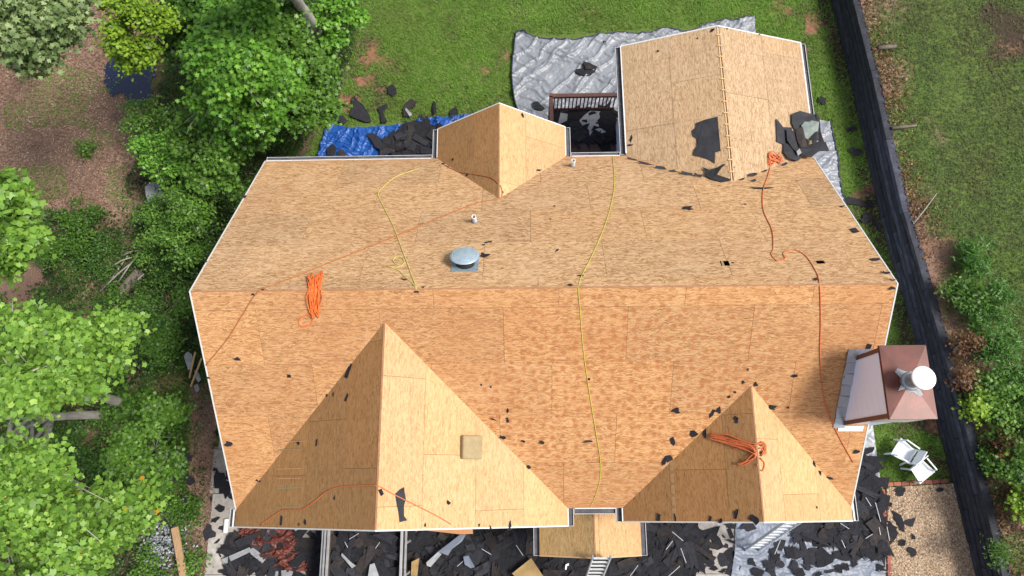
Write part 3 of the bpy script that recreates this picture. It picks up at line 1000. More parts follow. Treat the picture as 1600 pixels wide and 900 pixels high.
trim((xsl, yse, zse), (xs_, yse, zs_), N_, w=.035); trim((xsr, yse, zse), (xs_, yse, zs_), N_, w=.035)
trim((pxl, pyf, zpe), (pxm, pyp, zpr), S_, 'lumber', .03); trim((pxr, pyf, zpe), (pxm, pyp, zpr), S_, 'lumber', .03)

def gutter(a, b, out, w=.125, lip='gutter_lip', eave='white_trim'):
    """open trough below an eave from a to b; out points away from the roof"""
    a, b = Vector(a), Vector(b)
    o = Vector(out).normalized()
    d = (b - a).normalized()
    up = Vector((0, 0, 1))
    z0 = -.05
    def strip(mb, o0, o1, h0, h1):
        c = (a + b) / 2 + o * (o0 + o1) / 2 + up * (h0 + h1) / 2
        mb.obox(c, d * (b - a).length / 2, o * (o1 - o0) / 2, up * (h1 - h0) / 2)
    mb = MB()
    strip(mb, .012, w, z0 - .10, z0 - .092)
    strip(mb, .006, .012, z0 - .10, z0 - .01)
    strip(mb, w, w + .006, z0 - .10, z0 - .02)
    for e, s in ((a, 1), (b, -1)):
        mb.obox(e + d * s * .003 + o * (w / 2 + .01) + up * (z0 - .055), d * .003, o * (w / 2 - .006), up * .043)
    gob = mb.build('gutter', M['gutter'], house)
    mb = MB(); strip(mb, w - .004, w + .008, z0 - .018, z0 - .008)
    for e, s in ((a, -1), (b, 1)):
        mb.obox(e + d * s * .006 + o * (w / 2 + .01) + up * (z0 - .05), d * .004, o * (w / 2 + .0), up * .05)
    mb.build('gutter_lip', M[lip], gob)
    mb = MB(); strip(mb, .014, w - .002, z0 - .0915, z0 - .045)
    mb.build('gutter_silt', M['gutter_in'], gob)
    if eave:
        mb = MB(); strip(mb, -.02, .014, -.022, .007)
        mb.build('eave_edge', M[eave], gob)
    L = (b - a).length
    for k in range(int(L / .9)):
        mb = MB()
        c = a + d * (.5 + k * .9)
        mb.obox(c + o * (w / 2 + .01) + up * (z0 - .022), d * .012, o * (w / 2 - .012), up * .003)
        mb.build('gutter_strap', M['gutter'], gob)
    return gob
gutter((xL + .02, yB, zB), (xdl - .15, yB, zB), N_, .12)
gutter((xdl, yB + .02, zB), (xdl, yde, zB), W, .12)
gutter((xdr, yB + .02, zB), (xdr, yde, zB), E_, .12)
gutter((xdr + .15, yB, zB), (xsl - .16, yB, zB), N_, .12)
gutter((xsl, yse_v + .05, zse), (xsl, yse, zse), W, .13)
gutter((xsr, yse_v + .9, zse), (xsr, yse, zse), E_, .13)
gutter((xg1r + .15, yF, zF), (xg2l - .15, yF, zF), S_, .12)
gutter((xg1r, yF + .0, zF), (xg1r, yG1e, zF), E_, .12)
gutter((xg2l, yF + .0, zF), (xg2l, yG2e, zF), W, .12)
gutter((xL - .06, yF, zF - .05), (xL - .06, yG1e, zF - .05), W, .10)
gutter((xR + .06, yF + .35, zF - .05), (xR + .06, yG2e, zF - .05), E_, .10)
gutter((pxl, pyb, zpe), (pxl, pyf, zpe), W, .13, eave=None)
gutter((pxr, pyb, zpe), (pxr, pyf, zpe), E_, .13, eave=None)

# walls (pale siding), attic floor, openings
def wall_profile(x0, x1, y0, y1, ridge, axisx, z_e, z_r, name='wall'):
    mb = MB()
    t = .12
    if axisx:   # ridge runs along x: end walls have gables
        for xa, xb in ((x0, x0 + t), (x1 - t, x1)):
            mb.prism([(xa, y0, 0), (xa, y1, 0), (xa, y1, z_e), (xa, ridge, z_r), (xa, y0, z_e)], (xb - xa, 0, 0))
        mb.box(x0 + t, x1 - t, y0, y0 + t, 0, z_e); mb.box(x0 + t, x1 - t, y1 - t, y1, 0, z_e)
    else:
        for ya, yb in ((y0, y0 + t), (y1 - t, y1)):
            mb.prism([(x0, ya, 0), (x1, ya, 0), (x1, ya, z_e), (ridge, ya, z_r), (x0, ya, z_e)], (0, yb - ya, 0))
        mb.box(x0, x0 + t, y0 + t, y1 - t, 0, z_e); mb.box(x1 - t, x1, y0 + t, y1 - t, 0, z_e)
    return mb.build(name, M['siding'], house)
wall_profile(xL + .35, xR - .35, yF + .35, yB - .35, yR, True, zF + .02, zR - .25)
wall_profile(xL + .352, xg1r - .35, yG1e + .30, yF + .9, xg1, False, zF - .02, zg1 - .3)
wall_profile(xg2l + .35, xR - .352, yG2e + .28, yF + .9, xg2, False, zF - .02, zg2 - .3)
wall_profile(xdl + .3, xdr - .3, yB - .9, yde - .3, xd, False, zB - .02, zd - .25)
wall_profile(xsl + .3, xsr - .3, yB - .9, yse - .3, xs_, False, zse - .05, zs_ - .2)
mb = MB(); mb.box(xL + .5, xR - .5, yF + .5, yB - .5, 4.2, 4.3); mb.build('attic_floor', M['attic'], house)
def opening(x0, x1, z0, z1, y, name, m, frame):
    f = MB()
    for a, b, c, d in ((x0 - .07, x1 + .07, z1, z1 + .08), (x0 - .07, x1 + .07, z0 - .08, z0), (x0 - .07, x0, z0, z1), (x1, x1 + .07, z0, z1), ((x0 + x1) / 2 - .02, (x0 + x1) / 2 + .02, z0, z1)):
        f.box(a, b, y - .045, y - .002, c, d)
    fo = f.build(name, M[frame], house)
    p = MB(); p.box(x0, x1, y - .02, y - .003, z0, z1); p.build('pane' if name == 'window' else 'door_leaf', M[m], fo)
opening(-4.2, -1.6, .05, 2.2, yG1e + .30, 'garage_door', 'white_metal', 'white_trim')
opening(3.7, 5.3, .9, 2.2, yG2e + .28, 'window', 'glass', 'white_trim')
opening(-3.5, -2.2, 3.4, 4.6, yG1e + .30, 'window', 'glass', 'white_trim')
opening(1.0, 1.9, .1, 2.15, yF + .35, 'front_door', 'deck_rail', 'white_trim')
for x in (pxl + .75, pxr - .65):       # porch posts
    mb = MB(); mb.box(x - .07, x + .07, pyf + .02, pyf + .16, .035, zpe - .1); mb.build('porch_post', M['deck_rail'], house, bevel=.01)
for x in (pxl + .02, pxr - .10):
    mb = MB(); mb.box(x, x + .08, pyf + .05, pyb, zpe - .2, zpe - .05); mb.build('porch_beam', M['lumber'], house)
# sliver of lower board showing under the big gable's rake
mb = MB()
q = [P(x, y, 4.95) for x, y in ((668, 829), (738, 820), (739, 834), (720, 835))]
mb.prism(q[::-1], (0, 0, -.012)); mb.build('soffit_board', M['osb_front'], house)

# ------------------------------------------------------------------ chimney (a part of the house)
cx0, cx1, cy0, cy1, ctz = 6.545, 7.30, 1.01, 2.26, 7.86
ch = MB()
ch.poly([(cx0, cy0, PF[1] * cy0 + PF[2] - .1), (cx0, cy1, PF[1] * cy1 + PF[2] - .1), (cx0, cy1, ctz), (cx0, cy0, ctz)], [(0, 3, 2, 1)])
ch.poly([(cx0, cy0, 0), (cx1, cy0, 0), (cx1, cy0, ctz), (cx0, cy0, ctz)], [(0, 1, 2, 3)])
ch.poly([(cx0, cy1, 0), (cx1, cy1, 0), (cx1, cy1, ctz), (cx0, cy1, ctz)], [(3, 2, 1, 0)])
ch.poly([(cx1, cy0, 0), (cx1, cy1, 0), (cx1, cy1, ctz), (cx1, cy0, ctz)], [(0, 1, 2, 3)])
chim = ch.build('chimney', M['siding'], house)
chim['label'] = 'boxed chimney with pale siding, rust red cover and white flue cap'
fz = lambda y: PF[1] * y + PF[2]
n = 9
for i in range(n):      # lapped siding boards on the face towards the roof
    z0 = 5.9 + i * .22
    za = [max(z0, fz(y) + .02) for y in (cy0, cy1)]
    z1 = min(z0 + .215, ctz - .02)
    if z1 <= min(za) + .01: continue
    pts = [(cx0 - .004, cy0 + .05, max(z0, fz(cy0) + .02))]
    y_hit = (z0 - PF[2]) / PF[1]
    y_top = (z1 - PF[2]) / PF[1]
    ylim = min(cy1 - .05, y_top)
    prof = [(cy0 + .05, za[0])]
    if cy0 < y_hit < ylim: prof.append((y_hit, z0))
    prof.append((ylim, max(z0, fz(ylim))))
    if ylim >= cy1 - .06: prof.append((ylim, z1))
    prof.append((cy0 + .05, z1))
    mb = MB()
    mb.prism([(cx0 - .003, y, z) for y, z in prof], (-.012, 0, 0))
    mb.build('siding_board', M['siding'], chim)
for y in (cy0, cy1):     # brown corner boards
    mb = MB()
    s = 1 if y == cy0 else -1
    mb.obox((cx0 - .012, y + s * .02, (fz(y) + ctz) / 2), (.018, 0, 0), (0, .04, 0), (0, 0, (ctz - fz(y)) / 2 - .005))
    mb.build('corner_trim', M['brown_trim'], chim)
mb = MB()
mb.obox((cx0 - .02, (cy0 + cy1) / 2, ctz - .03), (.012, 0, 0), (0, (cy1 - cy0) / 2 + .02, 0), (0, 0, .03)); mb.build('top_trim', M['brown_trim'], chim)
mb = MB()
o_ = .05
zc = ctz + .005
ca = [(cx0 - o_, cy0 - o_, zc), (cx1 + o_, cy0 - o_, zc), (cx1 + o_, cy1 + o_, zc), (cx0 - o_, cy1 + o_, zc)]
apex = ((cx0 + cx1) / 2 + .02, (cy0 + cy1) / 2, zc + .055)
mb.poly(ca + [(p[0], p[1], zc - .07) for p in ca] + [apex], [(0, 1, 8), (1, 2, 8), (2, 3, 8), (3, 0, 8), (0, 4, 5, 1), (1, 5, 6, 2), (2, 6, 7, 3), (3, 7, 4, 0)])
mb.build('chimney_cover', M['copper'], chim)
fc = Vector((apex[0], apex[1], zc + .045))
mb = MB()      # splash of pale sealant at the flue foot, with ragged points
pr = []
for k in range(22):
    t = 2 * math.pi * k / 22
    r = .19 + (.13 if k in (3, 8, 9, 13, 18, 19) else 0) + random.uniform(-.02, .02)
    zz = zc + .065 - .09 * r
    pr.append((fc.x + r * math.cos(t) * .9, fc.y + r * math.sin(t), zz))
mb.prism(pr, (0, 0, -.01)); mb.build('flue_sealant', M['paper'], chim)
mb = MB(); mb.lathe(fc, [(.19, -.02), (.16, .03), (.15, .05)], 20); mb.build('storm_collar', M['galv'], chim, smooth=True)
mb = MB(); mb.lathe(fc, [(.13, 0), (.13, .36)], 22); mb.build('flue_pipe', M['galv'], chim, smooth=False)
mb = MB(); mb.lathe(fc, [(.11, .36), (.11, .42)], 22); mb.build('flue_gap_band', M['rubber'], chim)
mb = MB(); mb.lathe(fc, [(.205, .42), (.21, .425), (.21, .455), (.195, .465), (.09, .475)], 28); mb.build('flue_cap', M['white_metal'], chim)
for i in range(7):      # step flashing leaves on the roof side of the stack
    y = cy0 - .05 + i * .205
    mb = MB()
    c = Vector((cx0 - .10, y + .09, fz(y + .09)))
    nrm = Vector((0, -KF, 1)).normalized()
    vv = Vector((0, 1, KF)).normalized()
    mb.obox(c + nrm * (.02 + .006 * i % .013) + Vector((random.uniform(-.012, .012), 0, 0)), Vector((.115, random.uniform(-.01, .01), random.uniform(-.012, .012))), vv * .125 + Vector((random.uniform(-.012, .012), 0, random.uniform(-.012, .012))), nrm * .002)
    mb.build('step_flashing', M['galv'], chim)
mb = MB()
c = Vector((cx0 + .02, cy1 + .07, fz(cy1 + .07)))
mb.obox(c + Vector((0, 0, .02)), (.22, 0, 0), Vector((0, .07, .055)), (0, -.002, .004)); mb.build('head_flashing', M['galv'], chim)
mb = MB(); mb.obox((cx0 + .14, cy0 - .085, fz(cy0 - .08) + .015), (.26, 0, 0), (0, .05, .035), (0, -.002, .004)); mb.build('apron_flashing', M['white_metal'], chim)
mb = MB(); mb.obox(((cx0 + cx1) / 2 + .05, cy0 - .022, ctz - .5), ((cx1 - cx0) / 2 - .02, 0, 0), (0, .012, 0), (0, 0, .5)); mb.build('side_flashing', M['white_metal'], chim)

# ------------------------------------------------------------------ fittings on the roof
# domed roof fan
w, S = roof_at(727, 413)
N = S['N']; Vv = S['V']; U = S['U']
fan = MB(); fan.obox(w + N * .012, U * .27, Vv * .24, N * .006)
fan = fan.build('roof_vent', M['vent_base'], house)
fan['label'] = 'domed pale blue grey roof vent on a square flashing'
up = N
mb = MB(); mb.lathe(w + N * .01, [(.19, 0), (.19, .24)], 24, up); mb.build('vent_throat', M['rubber'], fan)
mb = MB(); mb.lathe(w + N * .01, [(.25, .20), (.29, .198), (.298, .208), (.288, .224), (.248, .246), (.232, .243), (.218, .252), (.14, .268), (.05, .274)], 36, up); mb.build('vent_dome', M['vent'], fan)
# plumbing stacks
for px, py, lab in ((742, 346, 'white plumbing stack above the roof vent'), (895, 259, 'white plumbing stack beside the rear gutter')):
    w, S = roof_at(px, py)
    mb = MB(); mb.lathe(w + S['N'] * .004, [(.085, 0), (.08, .01), (.062, .03), (.055, .05)], 18, S['N'])
    st = mb.build('plumbing_stack', M['bluegrey_rubber'], house, smooth=True)
    st['label'] = lab
    mb = MB(); mb.lathe(w, [(.048, 0), (.048, .30), (.038, .30), (.038, .12)], 18); mb.build('vent_pipe', M['pvc'], st)

# ------------------------------------------------------------------ timber retaining wall: every timber its own piece
def along(line, s):
    acc = 0
    for a, b in zip(line[:-1], line[1:]):
        L = (b - a).length
        if acc + L >= s: return a.lerp(b, (s - acc) / L)
        acc += L
    return line[-1]
wall_len = sum((b - a).length for a, b in zip(wall_line[:-1], wall_line[1:]))
def mat_timber():
    t = NT('blackened_timber')
    v = t.coord('Object', scale=(1, 1, 1))
    oi = t.n('ObjectInfo')
    a = t.noise(v, 5, 5, .65)
    c = t.ramp(a, [(.25, (.012, .013, .018)), (.5, (.024, .026, .035)), (.78, (.055, .058, .075))])
    c = t.mix(1.0, c, t.ramp(oi.outputs['Random'], [(0, (.7, .7, .72)), (.75, (1.1, 1.1, 1.15)), (1, (1.8, 1.8, 1.9))]), 'MULTIPLY')
    t.bump(t.noise(v, 22, 4), .7, .02)
    return t.out(c, .72, 0, .35)
M['timber'] = mat_timber()
rw = empty('retaining_wall', tuple(along(wall_line, wall_len / 2)), 'long black timber retaining wall curving along the right side of the house', 'wall')
COURSES = 6
for c in range(COURSES):
    s = -(.9 * c % 2.3)
    z = c * WALL_H / COURSES
    while s < wall_len:
        a, b = along(wall_line, max(s, 0)), along(wall_line, min(s + 2.4, wall_len))
        s += 2.4
        if (b - a).length < .3: continue
        d = (b - a).normalized()
        side = d.cross(Vector((0, 0, 1)))
        if side.x < 0: side = -side
        back = .022 * c + random.uniform(-.010, .010)
        w = .21 if c < COURSES - 1 else .24
        q = [a + side * back, b + side * (back + random.uniform(-.012, .012))]
        mb = MB()
        hh = WALL_H / COURSES - .008
        cc = (q[0] + q[1]) / 2 + side * w / 2 + Vector((0, 0, z + hh / 2))
        dd = (q[1] - q[0])
        twist = random.uniform(-.03, .03)
        mb.obox(cc, dd / 2 - dd.normalized() * .006, (side + Vector((0, 0, twist))) * w / 2, Vector((0, 0, hh / 2)))
        mb.build('timber', M['timber'], rw, cc, bevel=.014)

# ------------------------------------------------------------------ rear deck
dz = 1.0
dk = empty('deck', tuple(P(912, 200, 0)), 'dark stained rear deck with red brown railing between two roof wings', 'deck')
dx0, dx1 = P(857, 168, dz).x, xsl + .28
dy1, dy0 = P(912, 170, dz).y, yB - .35
nb = 20
for i in range(nb):
    mb = MB()
    ya = dy0 + (dy1 - dy0) * i / nb
    yb = dy0 + (dy1 - dy0) * (i + 1) / nb - .008
    mb.box(dx0, dx1, ya, yb, dz - .04, dz + random.uniform(-.002, .002))
    mb.build('deck_board', M['deck'], dk)
def rail(x0, y0, x1, y1, nbal):
    A, B = Vector((x0, y0, dz)), Vector((x1, y1, dz))
    for h, w, t in ((.92, .12, .04), (.82, .04, .09), (.10, .04, .09)):
        mb = MB(); mb.bar(A + Vector((0, 0, h)), B + Vector((0, 0, h)), w, t); mb.build('rail', M['deck_rail'], dk, bevel=.006)
    for i in range(nbal):
        p = A.lerp(B, (i + .5) / nbal)
        mb = MB(); mb.box(p.x - .018, p.x + .018, p.y - .018, p.y + .018, dz + .145, dz + .775)
        mb.build('baluster', M['deck_rail'], dk)
rail(dx0 + .1, dy1 - .06, dx1, dy1 - .06, 17)
rail(dx0 + .05, dy0 + .6, dx0 + .05, dy1 - .12, 17)
for x, y in ((dx0 + .05, dy1 - .06), (dx0 + .05, dy0 + .55)):
    mb = MB(); mb.box(x - .05, x + .05, y - .05, y + .05, 0, dz + 1.0); mb.build('post', M['deck_rail'], dk, bevel=.008)
mb = MB(); mb.box(dx0 + .003, dx1 - .003, dy1 - .06, dy1 - .02, dz - .25, dz - .043); mb.build('rim_joist', M['deck'], dk)

# ------------------------------------------------------------------ tarpaulins
def resample(pl, n):
    p = np.array(pl, float)
    L = np.concatenate([[0], np.cumsum(np.linalg.norm(np.diff(p, axis=0), axis=1))])
    s = np.linspace(0, L[-1], n)
    return np.stack([np.interp(s, L, p[:, k]) for k in range(2)], -1)
def tarp(name, top, bottom, left, right, nx, ny, amp, freq, m, label, z=.03, seed=1, hem=None, ang=.5, smooth_edges=True, group=None):
    """crumpled sheet lying on the ground; the four borders are given left to right / top to bottom"""
    def wl_(pp, n):
        q = [P(x, y, z)[:2] for x, y in pp]
        q = smooth_path(q, 6) if smooth_edges and len(q) > 2 else q
        return resample(q, n)
    Tp, Bt, Lf, Rt = wl_(top, nx), wl_(bottom, nx), wl_(left, ny), wl_(right, ny)
    s = np.linspace(0, 1, nx)[None, :, None]; t = np.linspace(0, 1, ny)[:, None, None]
    XY = (1 - t) * Tp[None] + t * Bt[None] + (1 - s) * Lf[:, None] + s * Rt[:, None]
    XY = XY - ((1 - s) * (1 - t) * Tp[0] + s * (1 - t) * Tp[-1] + (1 - s) * t * Bt[0] + s * t * Bt[-1])
    X, Y = XY[..., 0], XY[..., 1]
    ca, sa = math.cos(ang), math.sin(ang)
    wx = X + .5 * fbm(X, Y, freq * .7, seed + 3)
    wy = Y + .5 * fbm(X, Y, freq * .7, seed + 7)
    A, B = wx * ca + wy * sa, -wx * sa + wy * ca
    r1 = 1 - np.abs(2 * fbm(A * .28, B * 1.7, freq, seed, 3) - 1)
    A2, B2 = wx * .94 - wy * .34, wx * .34 + wy * .94
    r2 = 1 - np.abs(2 * fbm(A2 * .35, B2 * 1.5, freq * 1.6, seed + 11, 3) - 1)
    r3 = 1 - np.abs(2 * fbm(A, B, freq * 3.6, seed + 5, 2) - 1)
    Z = z + amp * (r1 ** 8 * .8 + r2 ** 8 * .6 + r3 ** 5 * .12 + .18 * (1 - np.abs(2 * fbm(A * 1.2, B, freq * 7, seed + 8, 2) - 1)) ** 4) + amp * .3 * fbm(X, Y, freq * .5, seed + 2)
    V = np.stack([X, Y, Z], -1).reshape(-1, 3)
    i = np.arange(nx * ny).reshape(ny, nx)
    F = np.stack([i[:-1, :-1], i[1:, :-1], i[1:, 1:], i[:-1, 1:]], -1).reshape(-1, 4)
    c = V.mean(0); c[2] = 0
    o = mesh_np(name, V, F, m, None, None, tuple(c), smooth=True)
    tag(o, label, 'tarp', group)
    if hem:
        G = V.reshape(ny, nx, 3)
        for k, e in enumerate((G[0], G[:, 0], G[-1], G[:, -1])):
            if k in hem:
                mb = MB()
                pts = [Vector(p) + Vector((0, 0, .012)) for p in e[::3]]
                mb.tube(pts, .02, 5)
                mb.build('hem', M['tarp_hem'], o, smooth=True)
    return o
tarp('tarpaulin', [(806, 52), (815, 50), (838, 60), (890, 64), (925, 58), (950, 54), (1010, 53), (1040, 46), (1075, 50), (1110, 38), (1150, 32), (1178, 27)],
     [(850, 225), (900, 215), (990, 200), (1090, 180), (1182, 160)],
     [(806, 52), (803, 80), (800, 115), (805, 160), (822, 195), (850, 225)], [(1178, 27), (1180, 60), (1182, 160)],
     240, 130, .12, 1.5, M['silver_tarp'], 'wrinkled silver tarp spread on the rear lawn beside the deck', seed=4, hem=(0, 1), ang=.75)
tarp('tarpaulin', [(1225, 200), (1260, 192), (1278, 188), (1296, 192)], [(1240, 330), (1275, 335), (1300, 330), (1320, 322)],
     [(1225, 200), (1230, 260), (1240, 330)], [(1296, 192), (1303, 220), (1308, 250), (1312, 285), (1320, 322)],
     60, 100, .08, 1.8, M['silver_tarp'], 'narrow silver tarp strip under the torn felt at the wing corner', seed=9, hem=(3,))
tarp('tarpaulin', [(512, 194), (535, 197), (545, 200), (590, 199), (640, 192), (660, 186), (700, 183), (738, 179)], [(496, 262), (560, 264), (640, 262), (738, 262)],
     [(512, 194), (506, 215), (499, 240), (496, 262)], [(738, 179), (740, 220), (738, 262)],
     190, 70, .11, 2.2, M['blue_tarp'], 'crumpled bright blue tarp along the rear wall', seed=15, ang=1.2)
tarp('tarpaulin', [(1150, 805), (1220, 800), (1300, 790), (1352, 770)], [(1130, 960), (1220, 965), (1300, 962), (1388, 960)],
     [(1150, 805), (1145, 880), (1130, 960)], [(1352, 770), (1368, 830), (1378, 880), (1388, 960)],
     150, 110, .06, 1.5, M['lavender_tarp'], 'pale blue tarp on the drive at the front right corner', z=.055, seed=21, ang=.2)
tarp('tarpaulin', [(1330, 655), (1345, 650), (1362, 652)], [(1320, 800), (1350, 800), (1378, 802)],
     [(1330, 655), (1325, 720), (1320, 800)], [(1362, 652), (1368, 700), (1374, 750), (1378, 802)],
     40, 90, .06, 1.4, M['silver_tarp'], 'silver blue tarp strip below the chimney along the right wall', z=.05, seed=27, ang=1.4)
tarp('tarpaulin', [(376, 800), (400, 802), (430, 805), (455, 812)], [(420, 880), (440, 888), (465, 892), (488, 890)],
     [(376, 800), (378, 832), (396, 852), (420, 880)], [(455, 812), (462, 838), (474, 865), (488, 890)],
     80, 80, .16, 2.6, M['red_tarp'], 'crumpled rust red plastic sheet left of the trailer', z=.07, seed=33)

# ------------------------------------------------------------------ gravel bed, brick edging
bed = [(1384, 762), (1491, 755), (1541, 960), (1392, 960)]
mb = MB()
bw = [P(x, y, 0) for x, y in bed]
mb.poly([(p.x, p.y, .045) for p in bw], [(3, 2, 1, 0)])
def mat_gravel_bed():
    t = NT('tan_gravel_bed')
    w = t.world()
    vo = t.n('TexVoronoi', feature='F1'); vo.inputs['Scale'].default_value = 28
    t.l(w, vo.inputs['Vector'])
    sp = t.n('SeparateXYZ'); t.l(vo.outputs['Color'], sp.inputs[0])
    c = t.ramp(sp.outputs[0], [(0, (.12, .085, .055)), (.5, (.30, .22, .14)), (1, (.48, .38, .26))])
    t.bump(vo.outputs['Distance'], .8, .02)
    return t.out(c, .9)
tag(mb.build('gravel_bed', mat_gravel_bed()), kind='structure')
n = 9000
bx = np.array([[p.x, p.y] for p in bw])
pts = np.stack([RNG.uniform(bx[:, 0].min(), bx[:, 0].max(), n), RNG.uniform(-3.4, bx[:, 1].max(), n)], -1)
pts = pts[in_poly_np(pts[:, 0], pts[:, 1], [(p.x, p.y) for p in bw])]
n = len(pts)
oct_ = np.array([(1, 0, 0), (0, 1, 0), (-1, 0, 0), (0, -1, 0), (0, 0, .8), (0, 0, -.6)])
of = np.array([(0, 1, 4), (1, 2, 4), (2, 3, 4), (3, 0, 4)])
sz = RNG.uniform(.012, .03, n)
an = RNG.uniform(0, 6.28, n)
ca, sa = np.cos(an), np.sin(an)
loc = oct_[None] * sz[:, None, None] * np.stack([RNG.uniform(.7, 1.5, n), RNG.uniform(.6, 1, n), RNG.uniform(.5, .9, n)], -1)[:, None, :]
VX = loc[..., 0] * ca[:, None] - loc[..., 1] * sa[:, None] + pts[:, 0:1]
VY = loc[..., 0] * sa[:, None] + loc[..., 1] * ca[:, None] + pts[:, 1:2]
VZ = loc[..., 2] + .052
Vg = np.stack([VX, VY, VZ], -1).reshape(-1, 3)
Fg = (of[None] + (np.arange(n) * 6)[:, None, None]).reshape(-1, 3)
tint = np.repeat(np.clip(RNG.normal(.5, .25, n), 0, 1), 4)
tag(mesh_np('gravel', Vg, Fg, M['gravel'], tint), 'loose tan gravel filling the brick edged bed', 'gravel', kind='stuff')
edge = empty('brick_edging', tuple(P(1383, 760, 0)), 'red brick edging along two sides of the gravel bed', 'edging')
def brick_run(pix, wide=.10):
    line = [P(x, y, 0) for x, y in pix]
    L = sum((b - a).length for a, b in zip(line[:-1], line[1:]))
    s = 0
    while s < L - .1:
        a, b = along(line, s), along(line, min(s + .21, L))
        s += .22
        d = (b - a)
        if d.length < .08: continue
        sd = d.cross(Vector((0, 0, 1))).normalized()
        mb = MB()
        c = (a + b) / 2 + Vector((0, 0, .045 + random.uniform(-.008, .008)))
        ax = d.normalized() * d.length / 2 * .97 + sd * random.uniform(-.008, .008)
        mb.obox(c, ax, sd * wide / 2, (0, 0, .04))
        mb.build('brick', M['brick'], edge, c, bevel=.006)
brick_run([(1382, 757), (1430, 754), (1482, 751)])
brick_run([(1378, 764), (1381, 810), (1386, 850), (1388, 890), (1384, 960)])

# ------------------------------------------------------------------ white plastic chairs
def chair(px, py, rot, label):
    c = P(px, py, 0)
    root = empty('plastic_chair', tuple(c), label, 'chair', 'white plastic garden chairs')
    T = Matrix.Translation(c) @ Matrix.Rotation(rot, 4, 'Z')
    def put(mb, name, bevel=.012):
        mb.v = [tuple(T @ Vector(p)) for p in mb.v]
        return mb.build(name, M['plastic'], root, bevel=bevel)
    mb = MB()      # dished seat, narrower behind
    g = []
    for j in range(7):
        for i in range(7):
            u, v = i / 6 - .5, j / 6 - .5
            g.append((u * (.50 + .07 * v * 2), v * .47, .43 - .02 * (1 - (2 * u) ** 2) + .02 * (v > .45) * -1))
    b0 = len(mb.v)
    mb.v += g + [(x, y, z - .02) for x, y, z in g]
    q = lambda i, j: j * 7 + i
    for j in range(6):
        for i in range(6):
            mb.f.append((q(i, j), q(i + 1, j), q(i + 1, j + 1), q(i, j + 1)))
            mb.f.append((49 + q(i, j + 1), 49 + q(i + 1, j + 1), 49 + q(i + 1, j), 49 + q(i, j)))
    ring = [q(i, 0) for i in range(6)] + [q(6, j) for j in range(6)] + [q(6 - i, 6) for i in range(6)] + [q(0, 6 - j) for j in range(6)]
    for k in range(len(ring)):
        a, b = ring[k], ring[(k + 1) % len(ring)]
        mb.f.append((a, a + 49, b + 49, b))
    put(mb, 'seat', 0)
    for sx in (-1, 1):
        for fy, sp_ in ((.20, .03), (-.20, -.07)):
            mb = MB()
            mb.bar((sx * .22, fy, .42), (sx * .255, fy + sp_, 0.0), .05, .04, up=(0, 1, 0))
            put(mb, 'leg')
        mb = MB()
        mb.bar((sx * .255, -.24, .64), (sx * .265, .16, .62), .045, .025)
        mb.bar((sx * .262, .15, .61), (sx * .25, .17, .42), .04, .03, up=(0, 1, 0))
        put(mb, 'armrest')
        mb = MB()
        mb.bar((sx * .22, -.22, .42), (sx * .21, -.33, .84), .05, .03, up=(0, 1, 0))
        put(mb, 'back_upright')
    mb = MB(); mb.bar((-.23, -.335, .85), (.23, -.335, .85), .03, .07); put(mb, 'top_rail')
    mb = MB(); mb.bar((0, -.275, .56), (0, -.33, .83), .40, .014, up=(0, 1, 0)); put(mb, 'back_panel', .004)
    mb = MB(); mb.bar((0, -.232, .415), (0, -.25, .50), .40, .014, up=(0, 1, 0)); put(mb, 'lower_back_panel', .004)
    return root
chair(1400, 706, math.radians(52), 'white plastic chair on the grass nearer the house, its back to the other')
chair(1428, 736, math.radians(215), 'white plastic chair on the grass beside the brick edging, nearer the wall')

# ------------------------------------------------------------------ ladders
def ladder(a, b, wide, label, side=(1, 0, 0)):
    a, b = Vector(a), Vector(b)
    root = empty('ladder', tuple(a), label, 'ladder')
    s = Vector(side).normalized()
    d = (b - a)
    L = d.length
    d.normalize()
    nrm = s.cross(d)
    for k in (-1, 1):
        mb = MB(); mb.obox((a + b) / 2 + s * k * wide / 2, d * L / 2, s * .013, nrm * .036); mb.build('side_rail', M['alu'], root, bevel=.004)
        mb = MB(); mb.obox(b + s * k * wide / 2, d * .05, s * .018, nrm * .041); mb.build('end_cap', M['vent_base'], root)
    n = int(L / .3)
    for i in range(n):
        mb = MB(); mb.obox(b - d * (.08 + i * .3), d * .03, s * (wide / 2 - .014), nrm * .016); mb.build('rung', M['alu'], root)
    return root
lt = P(940, 871, 3.95)
ladder((lt.x - .12, lt.y - 1.55, .04), lt, .40, 'aluminium ladder leaning on the front of the little porch')
l2 = P(1174, 860, .05)
ladder(l2, (l2.x + .18, -.75, 4.2), .38, 'aluminium ladder standing on the drive under the smaller front gable')

